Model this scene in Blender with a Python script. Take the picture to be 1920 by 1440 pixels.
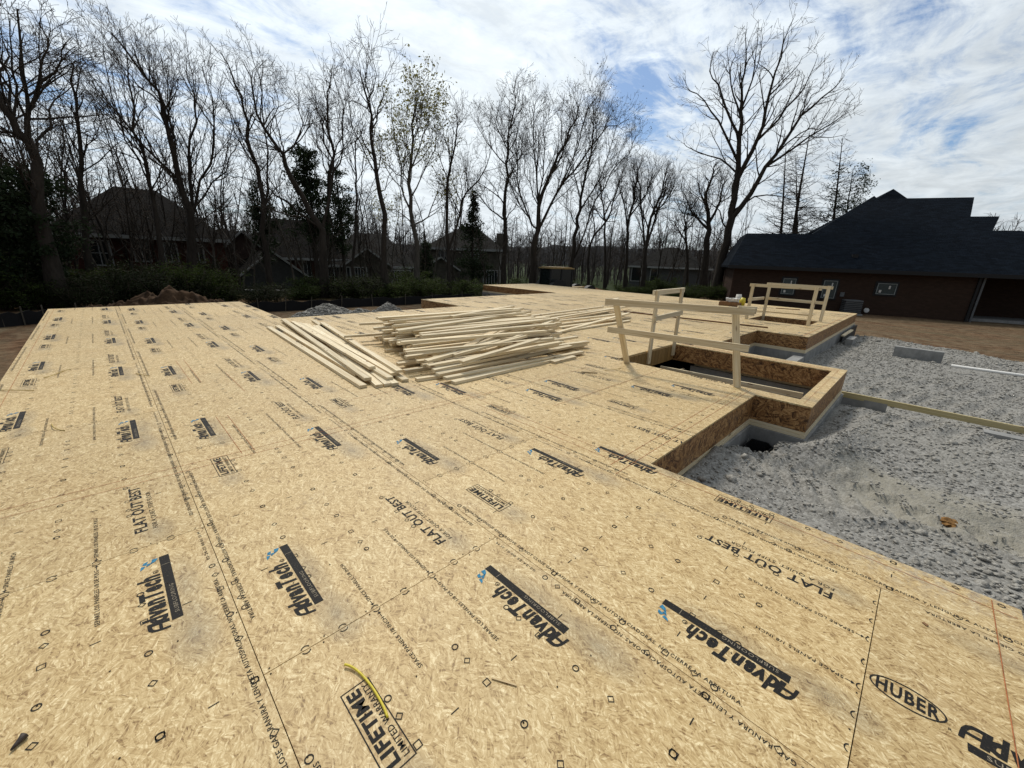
import bpy, bmesh, math, random
import numpy as np
from mathutils import Vector, Matrix

for o in list(bpy.data.objects): bpy.data.objects.remove(o)
SC = bpy.context.scene
COL = SC.collection
R = math.radians

# ------------------------------------------------------------------ camera
CAM = np.array([-0.168, -2.684, 1.573])
RT = np.array([0.71310127, -0.70018403, 0.03505578])
UP = np.array([0.18370254, 0.23488042, 0.9545075])
FW = np.array([0.67656482, 0.67422067, -0.29611911])
FPX = 759.5
cd = bpy.data.cameras.new("camera"); cam = bpy.data.objects.new("camera", cd); COL.objects.link(cam)
m = Matrix.Identity(4)
for i in range(3):
    m[i][0] = RT[i]; m[i][1] = UP[i]; m[i][2] = -FW[i]; m[i][3] = CAM[i]
cam.matrix_world = m
cd.sensor_width = 36; cd.lens = 36 * FPX / 1920
cd.clip_start = .05; cd.clip_end = 3000
SC.camera = cam
SC.render.resolution_x = 1024; SC.render.resolution_y = 768
SC.view_settings.view_transform = 'Standard'; SC.view_settings.look = 'None'
SC.view_settings.gamma = 1; SC.view_settings.exposure = 0.0

# ------------------------------------------------------------------ sky and sun
SUN_EL, SUN_AZ = R(50), R(27)          # azimuth clockwise from +Y
SUN = Vector((math.cos(SUN_EL) * math.sin(SUN_AZ), math.cos(SUN_EL) * math.cos(SUN_AZ), math.sin(SUN_EL)))
sd = bpy.data.lights.new("sun", 'SUN'); sd.energy = 2.5; sd.angle = R(8); sd.color = (1, .93, .82)
so = bpy.data.objects.new("sun", sd); COL.objects.link(so)
so.rotation_euler = (-SUN).to_track_quat('-Z', 'Y').to_euler()


class G:
    """tiny helper for node graphs"""
    def __init__(s, tree):
        s.t = tree; s.n = tree.nodes; s.l = tree.links
    def node(s, kind, **kw):
        n = s.n.new(kind)
        for k, v in kw.items(): setattr(n, k, v)
        return n
    def put(s, sock, v):
        if v is None: return
        if isinstance(v, bpy.types.NodeSocket): s.l.new(v, sock)
        else: sock.default_value = v
    def math(s, op, a, b=None, c=None, clamp=False):
        n = s.node('ShaderNodeMath', operation=op, use_clamp=clamp)
        s.put(n.inputs[0], a); s.put(n.inputs[1], b)
        if c is not None: s.put(n.inputs[2], c)
        return n.outputs[0]
    def vmath(s, op, a, b=None, out=0):
        n = s.node('ShaderNodeVectorMath', operation=op)
        s.put(n.inputs[0], a)
        if b is not None:
            if op == 'SCALE': s.put(n.inputs[3], b)
            else: s.put(n.inputs[1], b)
        return n.outputs[out]
    def mix(s, f, a, b, mode='MIX'):
        n = s.node('ShaderNodeMix', data_type='RGBA', blend_type=mode)
        s.put(n.inputs[0], f)
        for i, v in ((6, a), (7, b)):
            if isinstance(v, tuple) and len(v) == 3: v = (*v, 1)
            s.put(n.inputs[i], v)
        return n.outputs[2]
    def ramp(s, f, stops, interp='LINEAR'):
        n = s.node('ShaderNodeValToRGB'); cr = n.color_ramp; cr.interpolation = interp
        while len(cr.elements) < len(stops): cr.elements.new(.5)
        for e, (p, c) in zip(cr.elements, stops):
            e.position = p
            e.color = (c, c, c, 1) if isinstance(c, (int, float)) else (*c, 1)
        s.put(n.inputs[0], f)
        return n.outputs[0]
    def noise(s, vec, scale, detail=3, rough=.55, dist=0, out=0):
        n = s.node('ShaderNodeTexNoise')
        s.put(n.inputs['Vector'], vec); s.put(n.inputs['Scale'], scale)
        n.inputs['Detail'].default_value = detail; n.inputs['Roughness'].default_value = rough
        n.inputs['Distortion'].default_value = dist
        return n.outputs[out]
    def voro(s, vec, scale, feature='F1', out='Distance', rnd=1.0):
        n = s.node('ShaderNodeTexVoronoi', feature=feature)
        s.put(n.inputs['Vector'], vec); s.put(n.inputs['Scale'], scale)
        n.inputs['Randomness'].default_value = rnd
        return n.outputs[out]
    def mapping(s, vec, scale=(1, 1, 1), rot=(0, 0, 0), loc=(0, 0, 0)):
        n = s.node('ShaderNodeMapping'); s.put(n.inputs[0], vec)
        n.inputs[1].default_value = loc; n.inputs[2].default_value = rot; n.inputs[3].default_value = scale
        return n.outputs[0]
    def sep(s, vec):
        n = s.node('ShaderNodeSeparateXYZ'); s.put(n.inputs[0], vec); return n.outputs
    def comb(s, x, y, z):
        n = s.node('ShaderNodeCombineXYZ')
        for i, v in enumerate((x, y, z)): s.put(n.inputs[i], v)
        return n.outputs[0]


w = bpy.data.worlds.new("World"); SC.world = w; w.use_nodes = True
g = G(w.node_tree); g.n.clear()
sky = g.node('ShaderNodeTexSky', sky_type='NISHITA', sun_disc=False)
sky.sun_elevation = SUN_EL; sky.sun_rotation = SUN_AZ; sky.altitude = 100
D_ = g.node('ShaderNodeTexCoord').outputs['Generated']
dx, dy, dz = g.sep(D_)
zz_ = g.math('MAXIMUM', g.math('ADD', dz, .10), .03)
cu = g.math('DIVIDE', dx, zz_); cv = g.math('DIVIDE', dy, zz_)
cp = g.comb(cu, cv, 0)
warp = g.noise(cp, 1.3, 2, .5, out=1)
cpw = g.vmath('ADD', cp, g.vmath('SCALE', g.vmath('SUBTRACT', warp, (.5, .5, .5)), .55))
streak = g.noise(g.mapping(cpw, (.42, 1.8, 1), (0, 0, R(-52))), 1.9, 8, .64)
puff = g.noise(cpw, 6.5, 6, .66)
big = g.noise(g.mapping(cp, loc=(3.1, 1.7, 0)), .75, 3, .5)
def blob(dirv, inner, outer):
    d = Vector(dirv).normalized()
    dot = g.vmath('DOT_PRODUCT', D_, tuple(d), out=1)
    n = g.node('ShaderNodeMapRange', interpolation_type='SMOOTHSTEP'); g.put(n.inputs[0], dot)
    n.inputs[1].default_value = math.cos(R(outer)); n.inputs[2].default_value = math.cos(R(inner))
    return n.outputs[0]
def ray(px, py):
    return FW + RT * (px - 960) / FPX - UP * (py - 720) / FPX
dens = g.math('ADD', g.math('MULTIPLY', streak, .62), g.math('MULTIPLY', puff, .30))
dens = g.math('ADD', dens, g.math('MULTIPLY', big, .22))
for (px, py, a, b, s) in ((1120, 140, 2, 12, -.065), (1215, 225, 1, 7, -.07), (1500, 60, 2, 14, -.035), (1800, 150, 2, 12, -.05), (1180, 60, 1, 10, -.03), (640, 120, 8, 30, .055), (300, 20, 3, 16, -.03), (470, 90, 2, 10, -.02), (820, 130, 1, 7, -.03), (1000, 330, 3, 22, .10), (1700, 300, 4, 22, .04), (900, 60, 2, 9, -.04)):
    dens = g.math('ADD', dens, g.math('MULTIPLY', blob(ray(px, py), a, b), s))
cover = g.ramp(dens, [(.435, .05), (.50, .55), (.56, .88), (.65, 1.0)])
shade = g.noise(g.mapping(cpw, (.6, 1.5, 1), (0, 0, R(-52)), (7, 3, 0)), 3.4, 5, .6)
sunglow = blob(SUN, 0, 75)
frontal = blob((.68, .67, .25), 10, 150)
cb = g.math('ADD', g.math('MULTIPLY', g.ramp(g.math('ADD', g.math('MULTIPLY', shade, .6), g.math('MULTIPLY', puff, .4)), [(.36, 0.0), (.64, 1.0)]), 1.9), 5.0)
cb = g.math('ADD', cb, g.math('MULTIPLY', sunglow, 2.6))
cb = g.math('MULTIPLY', cb, g.math('ADD', g.math('MULTIPLY', frontal, .55), .45))
ccol = g.vmath('SCALE', g.comb(.925, 1.0, 1.05), cb)
skc = g.vmath('MULTIPLY', sky.outputs[0], (.80, .96, 1.12))
skc = g.vmath('SCALE', skc, .80)
mixed = g.mix(cover, skc, ccol)
bg = g.node('ShaderNodeBackground'); g.l.new(mixed, bg.inputs[0]); bg.inputs[1].default_value = .12
wo = g.node('ShaderNodeOutputWorld'); g.l.new(bg.outputs[0], wo.inputs[0])


# ------------------------------------------------------------------ helpers
def P(px, py, Dh):
    """point seen at a photo pixel, at a horizontal distance Dh from the camera"""
    d = ray(px, py); h = math.hypot(d[0], d[1]); return CAM + d * Dh / h
def PZ(px, py, z):
    d = ray(px, py); return CAM + d * (z - CAM[2]) / d[2]
def Gd(px, Dh, z=None):
    """ground point under the picture column px, at horizontal distance Dh"""
    p = P(px, 560, Dh); zg = gz(p[0], p[1]) if z is None else z
    # the column leans: correct for the pixel row where the ground shows
    for _ in range(6):
        v = np.array([p[0], p[1], zg]) - CAM; c = v @ FW
        err = px - (960 + FPX * (v @ RT) / c)
        side = np.array([RT[0], RT[1], 0]); p = p + side * err * c / FPX
        v2 = p[:2] - CAM[:2]; p[:2] = CAM[:2] + v2 * Dh / np.hypot(*v2)
    return np.array([p[0], p[1], zg])

def mat(name, rough=.8, spec=.3):
    M = bpy.data.materials.new(name); M.use_nodes = True
    gg = G(M.node_tree); b = gg.n['Principled BSDF']
    b.inputs['Roughness'].default_value = rough
    b.inputs['Specular IOR Level'].default_value = spec
    gg.b = b; gg.m = M
    return gg
def bump(gg, h, strength=.4, dist=.01):
    n = gg.node('ShaderNodeBump'); n.inputs['Strength'].default_value = strength; n.inputs['Distance'].default_value = dist
    gg.l.new(h, n.inputs['Height']); gg.l.new(n.outputs[0], gg.b.inputs['Normal'])
def base(gg, c):
    if isinstance(c, tuple): gg.b.inputs['Base Color'].default_value = (*c, 1)
    else: gg.l.new(c, gg.b.inputs['Base Color'])
def plain(name, c, rough=.8, spec=.3, var=.25, scale=6):
    gg = mat(name, rough, spec)
    t = gg.node('ShaderNodeTexCoord').outputs['Object']
    n = gg.noise(t, scale, 5, .65)
    base(gg, gg.mix(gg.ramp(n, [(.3, 0.0), (.7, 1.0)]), tuple(x * (1 - var) for x in c), tuple(min(1, x * (1 + var)) for x in c)))
    bump(gg, n, .3, .01)
    return gg.m

# ------------------------------------------------------------------ materials
def osb(name, cols, layers, edge=False, smudge=False, axis='Z'):
    gg = mat(name, .56, .36)
    t = gg.node('ShaderNodeTexCoord').outputs['Object']
    rnd = gg.node('ShaderNodeObjectInfo').outputs['Random']
    off = gg.comb(gg.math('MULTIPLY', rnd, 37.3), gg.math('MULTIPLY', rnd, 91.7), gg.math('MULTIPLY', rnd, 3.1))
    if axis == 'N':           # vertical faces: fold the two horizontal axes into one
        x, y, z = gg.sep(t); t2 = gg.comb(z, gg.math('ADD', x, y), 0)
    else: t2 = t
    pv = gg.vmath('ADD', t2, off)
    tot = None
    for (cell, sx, sy, spread, wgt) in layers:
        wob = gg.noise(pv, cell * .9, 2, .5, out=1)
        pw = gg.vmath('ADD', pv, gg.vmath('SCALE', gg.vmath('SUBTRACT', wob, (.5, .5, .5)), .55 / cell))
        c = gg.voro(pw, cell, out='Color')
        cx, cy, cz = gg.sep(c)
        ang = gg.math('MULTIPLY', gg.math('SUBTRACT', cx, .5), spread)
        vr = gg.node('ShaderNodeVectorRotate', rotation_type='Z_AXIS')
        gg.l.new(pv, vr.inputs['Vector']); gg.l.new(ang, vr.inputs['Angle'])
        shift = gg.comb(gg.math('MULTIPLY', cy, 7.0), gg.math('MULTIPLY', cz, 5.0), 0)
        q = gg.mapping(gg.vmath('ADD', vr.outputs[0], shift), (sx, sy, 1))
        fl = gg.sep(gg.voro(q, .62, out='Color'))[1]
        n = gg.math('ADD', gg.math('MULTIPLY', fl, .52), gg.math('MULTIPLY', gg.noise(q, 1.7, 2, .6), .48))
        n = gg.math('ADD', n, gg.math('MULTIPLY', gg.math('SUBTRACT', cz, .5), .10))
        n = gg.math('MULTIPLY', n, wgt)
        tot = n if tot is None else gg.math('ADD', tot, n)
    col = gg.ramp(tot, cols)
    blot = gg.noise(pv, 2.3, 4, .6)
    col = gg.mix(gg.ramp(blot, [(.3, 0.0), (.75, .55)]), col, gg.mix(1, col, (.94, .87, .77), 'MULTIPLY'))
    tone = gg.math('ADD', .88, gg.math('MULTIPLY', rnd, .17))
    col = gg.mix(1, col, gg.comb(tone, tone, tone), 'MULTIPLY')
    if smudge:
        sp = gg.noise(t, 420, 2, .7)
        for (x, tt, ax, ay, k) in ((1.06, .82, .12, .25, .75), (1.07, .45, .08, .36, .55), (.32, 2.34, .11, .20, .75), (.33, 1.98, .08, .36, .55),
                                   (1.02, 2.30, .10, .17, .65), (.24, .70, .10, .16, .62), (.32, -.02, .10, .14, .7)):
            d = gg.vmath('LENGTH', gg.vmath('MULTIPLY', gg.vmath('SUBTRACT', t, (x, -tt, 0)), (1 / ax, 1 / ay, 0)), out=1)
            s = gg.ramp(d, [(0, 1.0), (.45, .55), (1, 0.0)], 'EASE')
            f = gg.math('MULTIPLY', gg.math('MULTIPLY', s, k), gg.ramp(sp, [(.38, .15), (.60, 1.0)]))
            col = gg.mix(f, col, (.10, .095, .085))
    # dusty boot traffic
    dust = gg.noise(gg.mapping(gg.node('ShaderNodeTexCoord').outputs['Object'], (.8, .5, 1)), 1.4, 5, .65)
    col = gg.mix(gg.math('MULTIPLY', gg.ramp(dust, [(.55, 0.0), (.8, 1.0)]), .22), col, (.42, .36, .27))
    # grey slurry trodden onto the sheets by the stone bed
    wp = gg.node('ShaderNodeNewGeometry').outputs['Position']
    dm = gg.vmath('LENGTH', gg.vmath('MULTIPLY', gg.vmath('SUBTRACT', wp, (2.86, -2.95, 0)), (2.6, 1.5, 0)), out=1)
    mk = gg.math('MULTIPLY', gg.ramp(dm, [(0, 1.0), (1, 0.0)]), gg.ramp(gg.noise(wp, 17, 5, .75), [(.44, 0.0), (.60, 1.0)]))
    boots = gg.math('MULTIPLY', gg.ramp(gg.noise(gg.mapping(wp, (1, .8, 1)), 2.6, 6, .72), [(.58, 0.0), (.72, 1.0)]), gg.ramp(gg.noise(wp, 38, 3, .7), [(.42, 0.0), (.62, 1.0)]))
    col = gg.mix(gg.math('MULTIPLY', boots, .35), col, (.34, .28, .20))
    col = gg.mix(gg.math('MULTIPLY', mk, .8), col, (.30, .285, .26))
    base(gg, col)
    bump(gg, tot, .22, .004)
    return gg.m

OSB = osb("osb_floor", [(.24, (.16, .088, .028)), (.36, (.385, .258, .108)), (.48, (.525, .383, .180)), (.60, (.615, .470, .245)), (.74, (.83, .70, .43))],
          [(21, 190, 24, 1.8, .42), (46, 340, 52, 2.8, .42), (11, 80, 10, 1.4, .16)], smudge=True)
OSBC = osb("osb_cut_sheet", [(.24, (.16, .088, .028)), (.36, (.385, .258, .108)), (.48, (.525, .383, .180)), (.60, (.615, .470, .245)), (.74, (.83, .70, .43))],
          [(21, 190, 24, 1.8, .42), (46, 340, 52, 2.8, .42), (11, 80, 10, 1.4, .16)])
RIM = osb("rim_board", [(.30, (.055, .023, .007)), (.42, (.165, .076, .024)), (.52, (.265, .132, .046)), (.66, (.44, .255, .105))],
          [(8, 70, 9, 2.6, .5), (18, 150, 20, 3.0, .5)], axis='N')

def lumber(name, c1, c2, c3):
    gg = mat(name, .65, .3)
    t = gg.node('ShaderNodeTexCoord').outputs['UV']
    rnd = gg.node('ShaderNodeObjectInfo').outputs['Random']
    v = gg.vmath('ADD', t, gg.comb(gg.math('MULTIPLY', rnd, 31.0), gg.math('MULTIPLY', rnd, 57.0), 0))
    gr = gg.noise(gg.mapping(v, (1.0, 60, 1)), 1.0, 4, .7, 1.0)
    kn = gg.voro(gg.mapping(v, (2.2, 9, 1)), 1.0, out='Distance')
    col = gg.ramp(gr, [(.32, c1), (.5, c2), (.66, c3)])
    col = gg.mix(gg.ramp(kn, [(.07, 1.0), (.14, 0.0)]), col, (.16, .07, .025))
    tn = gg.math('ADD', .80, gg.math('MULTIPLY', rnd, .28))
    col = gg.mix(1, col, gg.comb(tn, tn, gg.math('SUBTRACT', tn, .02)), 'MULTIPLY')
    base(gg, col); bump(gg, gr, .15, .003)
    return gg.m
LUM = lumber("spruce_lumber", (.52, .385, .22), (.76, .635, .425), (.87, .775, .59))
LUMW = lumber("weathered_lumber", (.36, .26, .135), (.50, .375, .205), (.60, .47, .29))
LUMG = lumber("treated_lumber", (.36, .29, .13), (.46, .38, .20), (.54, .46, .27))
WEB = lumber("joist_web", (.20, .115, .035), (.29, .175, .06), (.36, .23, .09))
LUMD = lumber("dark_lumber", (.15, .07, .03), (.22, .11, .05), (.30, .17, .08))

def ink_mat():
    gg = mat("black_ink", .7, .2); t = gg.node('ShaderNodeTexCoord').outputs['Object']
    n = gg.noise(t, 130, 3, .75)
    base(gg, gg.mix(gg.ramp(n, [(.60, 0.0), (.74, .7)]), (.012, .011, .010), (.20, .15, .09)))
    return gg.m
INK = ink_mat()
BLUE = plain("blue_ink", (.04, .20, .33), .7, .2, .5, 90)
TAN = plain("unprinted_letters", (.26, .22, .16), .8, .2, .5, 60)
REDC = plain("red_chalk", (.36, .13, .055), .9, .1, .45, 25)
DARK = plain("dark_gap", (.03, .022, .015), .9, .1)

def gravel_mat(name, ground):
    gg = mat(name, .92, .15)
    geo = gg.node('ShaderNodeNewGeometry'); p = geo.outputs['Position']
    big = gg.noise(p, .55, 4, .6); fine = gg.noise(p, 16, 5, .75)
    v = gg.voro(p, 44); vc = gg.voro(p, 44, out='Color'); cx, cy, cz = gg.sep(vc)
    s = gg.math('ADD', gg.math('MULTIPLY', cx, .5), gg.math('MULTIPLY', fine, .55))
    col = gg.ramp(s, [(.22, (.135, .129, .118)), (.5, (.235, .227, .209)), (.78, (.355, .345, .320))])
    col = gg.mix(gg.ramp(big, [(.42, 0.0), (.66, .45)]), col, (.29, .278, .245))
    if not ground: col = gg.mix(1, col, (1.18, 1.17, 1.15), 'MULTIPLY')
    if ground:
        x, y, z = gg.sep(p)
        # dusty wheel track with tread prints
        wob = gg.math('MULTIPLY', gg.noise(p, 1.2, 3, .6), .9)
        tr = gg.math('ABSOLUTE', gg.math('SUBTRACT', gg.math('ADD', x, wob), 5.45))
        tm = gg.ramp(tr, [(.28, 1.0), (.62, 0.0)])
        tm = gg.math('MULTIPLY', tm, gg.ramp(gg.math('MULTIPLY', y, -.2), [(.44, 0.0), (.54, 1.0)]))
        tm = gg.math('MULTIPLY', tm, gg.ramp(fine, [(.36, .35), (.50, 1.0)]))
        col = gg.mix(gg.math('MULTIPLY', tm, .7), col, (.315, .293, .235))
        # red clay where the stone thins out
        ed = gg.math('ADD', x, gg.math('MULTIPLY', gg.noise(p, .9, 4, .65), 5.0))
        col = gg.mix(gg.ramp(gg.math('MULTIPLY', ed, .04), [(.90, 0.0), (.98, .8)]), col, (.20, .10, .045))
    base(gg, col)
    h = gg.math('ADD', gg.math('MULTIPLY', v, -.7), fine)
    h = gg.math('ADD', h, gg.math('MULTIPLY', gg.voro(p, 95), -.4))
    bump(gg, h, .5, .016)
    return gg.m
GRAV = gravel_mat("crushed_limestone_bed", True)
STONE = gravel_mat("crushed_limestone", False)

def concrete_mat():
    gg = mat("concrete", .85, .25); p = gg.node('ShaderNodeNewGeometry').outputs['Position']
    n = gg.noise(p, 3.1, 6, .7); n2 = gg.noise(gg.mapping(p, (1, 1, .25)), 9, 4, .6)
    base(gg, gg.mix(gg.ramp(n2, [(.35, 0.0), (.75, .5)]), gg.ramp(n, [(.3, (.20, .20, .195)), (.7, (.36, .355, .34))]), (.14, .14, .135)))
    bump(gg, n2, .3, .01); return gg.m
CONC = concrete_mat()

def ground_mat():
    gg = mat("lot_soil_and_grass", .95, .1); p = gg.node('ShaderNodeNewGeometry').outputs['Position']
    x, y, z = gg.sep(p)
    n1 = gg.noise(p, .35, 5, .65); n2 = gg.noise(p, 3.2, 6, .7); n3 = gg.noise(gg.mapping(p, (1.5, .32, 1), (0, 0, R(22))), 1.1, 7, .75)
    dirt = gg.ramp(n2, [(.3, (.050, .026, .013)), (.5, (.120, .066, .034)), (.72, (.21, .135, .080))])
    straw = gg.ramp(n2, [(.3, (.085, .062, .036)), (.7, (.22, .170, .105))])
    col = gg.mix(gg.ramp(n3, [(.38, 0.0), (.62, 1.0)]), dirt, straw)
    grs = gg.ramp(n2, [(.3, (.012, .020, .006)), (.7, (.036, .050, .014))])
    # lawn and scrub beyond the lot
    dd = gg.math('ADD', gg.math('MULTIPLY', gg.math('ADD', gg.math('MULTIPLY', y, .85), gg.math('MULTIPLY', x, .5)), 1.0), gg.math('MULTIPLY', n1, 8))
    gm = gg.ramp(gg.math('MULTIPLY', dd, .01), [(.265, 0.0), (.30, 1.0)])
    hs = gg.math('ADD', gg.math('SUBTRACT', x, 24.5), gg.math('MULTIPLY', n1, 6))
    thin = gg.math('MULTIPLY', gg.ramp(gg.math('MULTIPLY', hs, .1), [(.2, 0.0), (.5, .5), (.9, .1)]), gg.ramp(n3, [(.5, 0.0), (.62, 1.0)]))
    col = gg.mix(thin, col, grs)
    # the neighbour's side yard stays bare soil
    side = gg.ramp(gg.math('MULTIPLY', gg.math('SUBTRACT', gg.math('ADD', y, gg.math('MULTIPLY', x, -.28)), 3), .1), [(.0, 0.0), (.3, 1.0)])
    col = gg.mix(gg.math('MULTIPLY', gm, side), col, grs)
    base(gg, col); bump(gg, n2, .8, .12); return gg.m
GROUND = ground_mat()

def bark_mat(name, c):
    gg = mat(name, .95, .08); p = gg.node('ShaderNodeTexCoord').outputs['Object']
    n = gg.noise(gg.mapping(p, (1, 1, .22)), 7, 5, .7)
    base(gg, gg.mix(gg.ramp(n, [(.3, 0.0), (.7, 1.0)]), tuple(k * .55 for k in c), tuple(k * 1.5 for k in c)))
    bump(gg, n, .6, .03); return gg.m
BARK = bark_mat("dark_bark", (.040, .033, .027))
BARKG = bark_mat("grey_bark", (.085, .074, .062))
TWIG = bark_mat("twigs", (.060, .047, .037))
TWIGF = bark_mat("far_twigs", (.075, .066, .062))
def leaf_mat(name, c, tr=.35):
    gg = mat(name, .8, .15); p = gg.node('ShaderNodeNewGeometry').outputs['Position']
    n = gg.noise(p, 1.7, 4, .7)
    col = gg.mix(gg.ramp(n, [(.3, 0.0), (.7, 1.0)]), tuple(k * .5 for k in c), tuple(k * 1.5 for k in c))
    base(gg, col)
    tl = gg.node('ShaderNodeBsdfTranslucent'); gg.l.new(col, tl.inputs[0])
    ms = gg.node('ShaderNodeMixShader'); ms.inputs[0].default_value = tr
    gg.l.new(gg.b.outputs[0], ms.inputs[1]); gg.l.new(tl.outputs[0], ms.inputs[2])
    gg.l.new(ms.outputs[0], gg.n['Material Output'].inputs[0]); return gg.m
BUD = leaf_mat("spring_buds", (.20, .19, .065), .5)
BUD2 = leaf_mat("dark_buds", (.045, .045, .025), .3)
CEDAR = leaf_mat("evergreen_needles", (.022, .034, .015), .25)
PINE = leaf_mat("pine_needles", (.022, .042, .016), .2)
SHRUB = leaf_mat("scrub_leaves", (.040, .058, .013), .4)
SHRUB2 = leaf_mat("dark_scrub_leaves", (.020, .026, .010), .35)

def brick_mat(name, c1, c2, mort):
    gg = mat(name, .92, .05); t = gg.node('ShaderNodeTexCoord').outputs['UV']
    b = gg.node('ShaderNodeTexBrick'); gg.l.new(t, b.inputs['Vector'])
    b.inputs['Color1'].default_value = (*c1, 1); b.inputs['Color2'].default_value = (*c2, 1); b.inputs['Mortar'].default_value = (*mort, 1)
    b.inputs['Scale'].default_value = 1.0; b.inputs['Brick Width'].default_value = .21; b.inputs['Row Height'].default_value = .075
    b.inputs['Mortar Size'].default_value = .006
    n = gg.noise(t, .7, 4, .6)
    col = gg.mix(gg.ramp(n, [(.3, 0.0), (.75, .35)]), b.outputs[0], tuple(k * .6 for k in c1))
    base(gg, col); bump(gg, b.outputs['Fac'], .3, -.01); return gg.m
BRICKD = brick_mat("dark_brick", (.060, .037, .027), (.042, .027, .020), (.045, .033, .027))
BRICKR = brick_mat("red_brick", (.085, .028, .020), (.060, .022, .016), (.07, .05, .042))
def shingle_mat(name, c, k=1.0):
    gg = mat(name, .95, .03); t = gg.node('ShaderNodeTexCoord').outputs['UV']
    b = gg.node('ShaderNodeTexBrick'); gg.l.new(t, b.inputs['Vector'])
    b.inputs['Color1'].default_value = (*[x * .75 for x in c], 1); b.inputs['Color2'].default_value = (*[x * 1.45 for x in c], 1); b.inputs['Mortar'].default_value = (*[x * .55 for x in c], 1)
    b.inputs['Scale'].default_value = 1; b.inputs['Brick Width'].default_value = .33; b.inputs['Row Height'].default_value = .14; b.inputs['Mortar Size'].default_value = .008
    n = gg.noise(t, 2.0, 5, .7)
    base(gg, gg.mix(1, b.outputs[0], gg.ramp(n, [(.2, .7), (.8, 1.25)]), 'MULTIPLY'))
    bump(gg, b.outputs['Fac'], .4, -.02); return gg.m
SHNAVY = shingle_mat("navy_shingles", (.0060, .0090, .0138))
SHBRN = shingle_mat("brown_shingles", (.010, .0092, .0088))
SHGRY = shingle_mat("grey_shingles", (.018, .0172, .0160))
TRIMB = plain("black_trim", (.008, .008, .009), .6, .4, .1)
TRIMW = plain("white_trim", (.30, .30, .29), .6, .3, .1)
SIDING = plain("grey_siding", (.075, .075, .073), .8, .2, .2)
STUCCO = plain("tan_stone", (.085, .075, .060), .9, .2, .4, 2.5)
def glass_mat(name, c, r=.12):
    gg = mat(name, r, .6); base(gg, c); return gg.m
GLASS = glass_mat("window_glass", (.012, .016, .018), .08)
GLASSB = glass_mat("new_window_glass", (.020, .040, .046), .15)
BLACKP = plain("black_plastic", (.012, .012, .013), .55, .4, .15)
FABRIC = plain("silt_fence_fabric", (.010, .010, .011), .8, .2, .3, 3)
STAKE = plain("wooden_stake", (.085, .075, .06), .9, .1, .3)
CABG = glass_mat("cab_glass", (.006, .010, .011), .25)
TRIMN = plain("pale_vinyl_trim", (.20, .22, .215), .6, .3, .1)
YEL = plain("yellow_jacket", (.62, .50, .03), .45, .5, .12, 40)
STRAPM = plain("cut_yellow_strap", (.42, .31, .09), .6, .3, .2, 40)
CARD = plain("cardboard", (.22, .12, .06), .85, .2, .3, 12)
PAPER = plain("white_paper_bag", (.62, .60, .56), .8, .2, .15, 12)
MACH = plain("machine_yellow", (.30, .20, .07), .5, .4, .25, 4)
PIPEW = plain("white_pvc", (.68, .68, .66), .5, .4, .06)
DIRT = plain("red_clay_spoil", (.115, .052, .026), .95, .1, .65, 3.5)
DIRTD = plain("brown_spoil", (.060, .036, .021), .95, .1, .7, 3.5)
METAL = plain("grey_metal", (.10, .105, .11), .5, .5, .2)
HILL = plain("far_wooded_ridge", (.045, .05, .055), .95, .05, .3, .05)
VOID_SHADE = plain("painted_void_shade", (.014, .016, .019), .6, .35, .3, 4)  # near-black paint for the shade of the open void under the far rim

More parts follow.
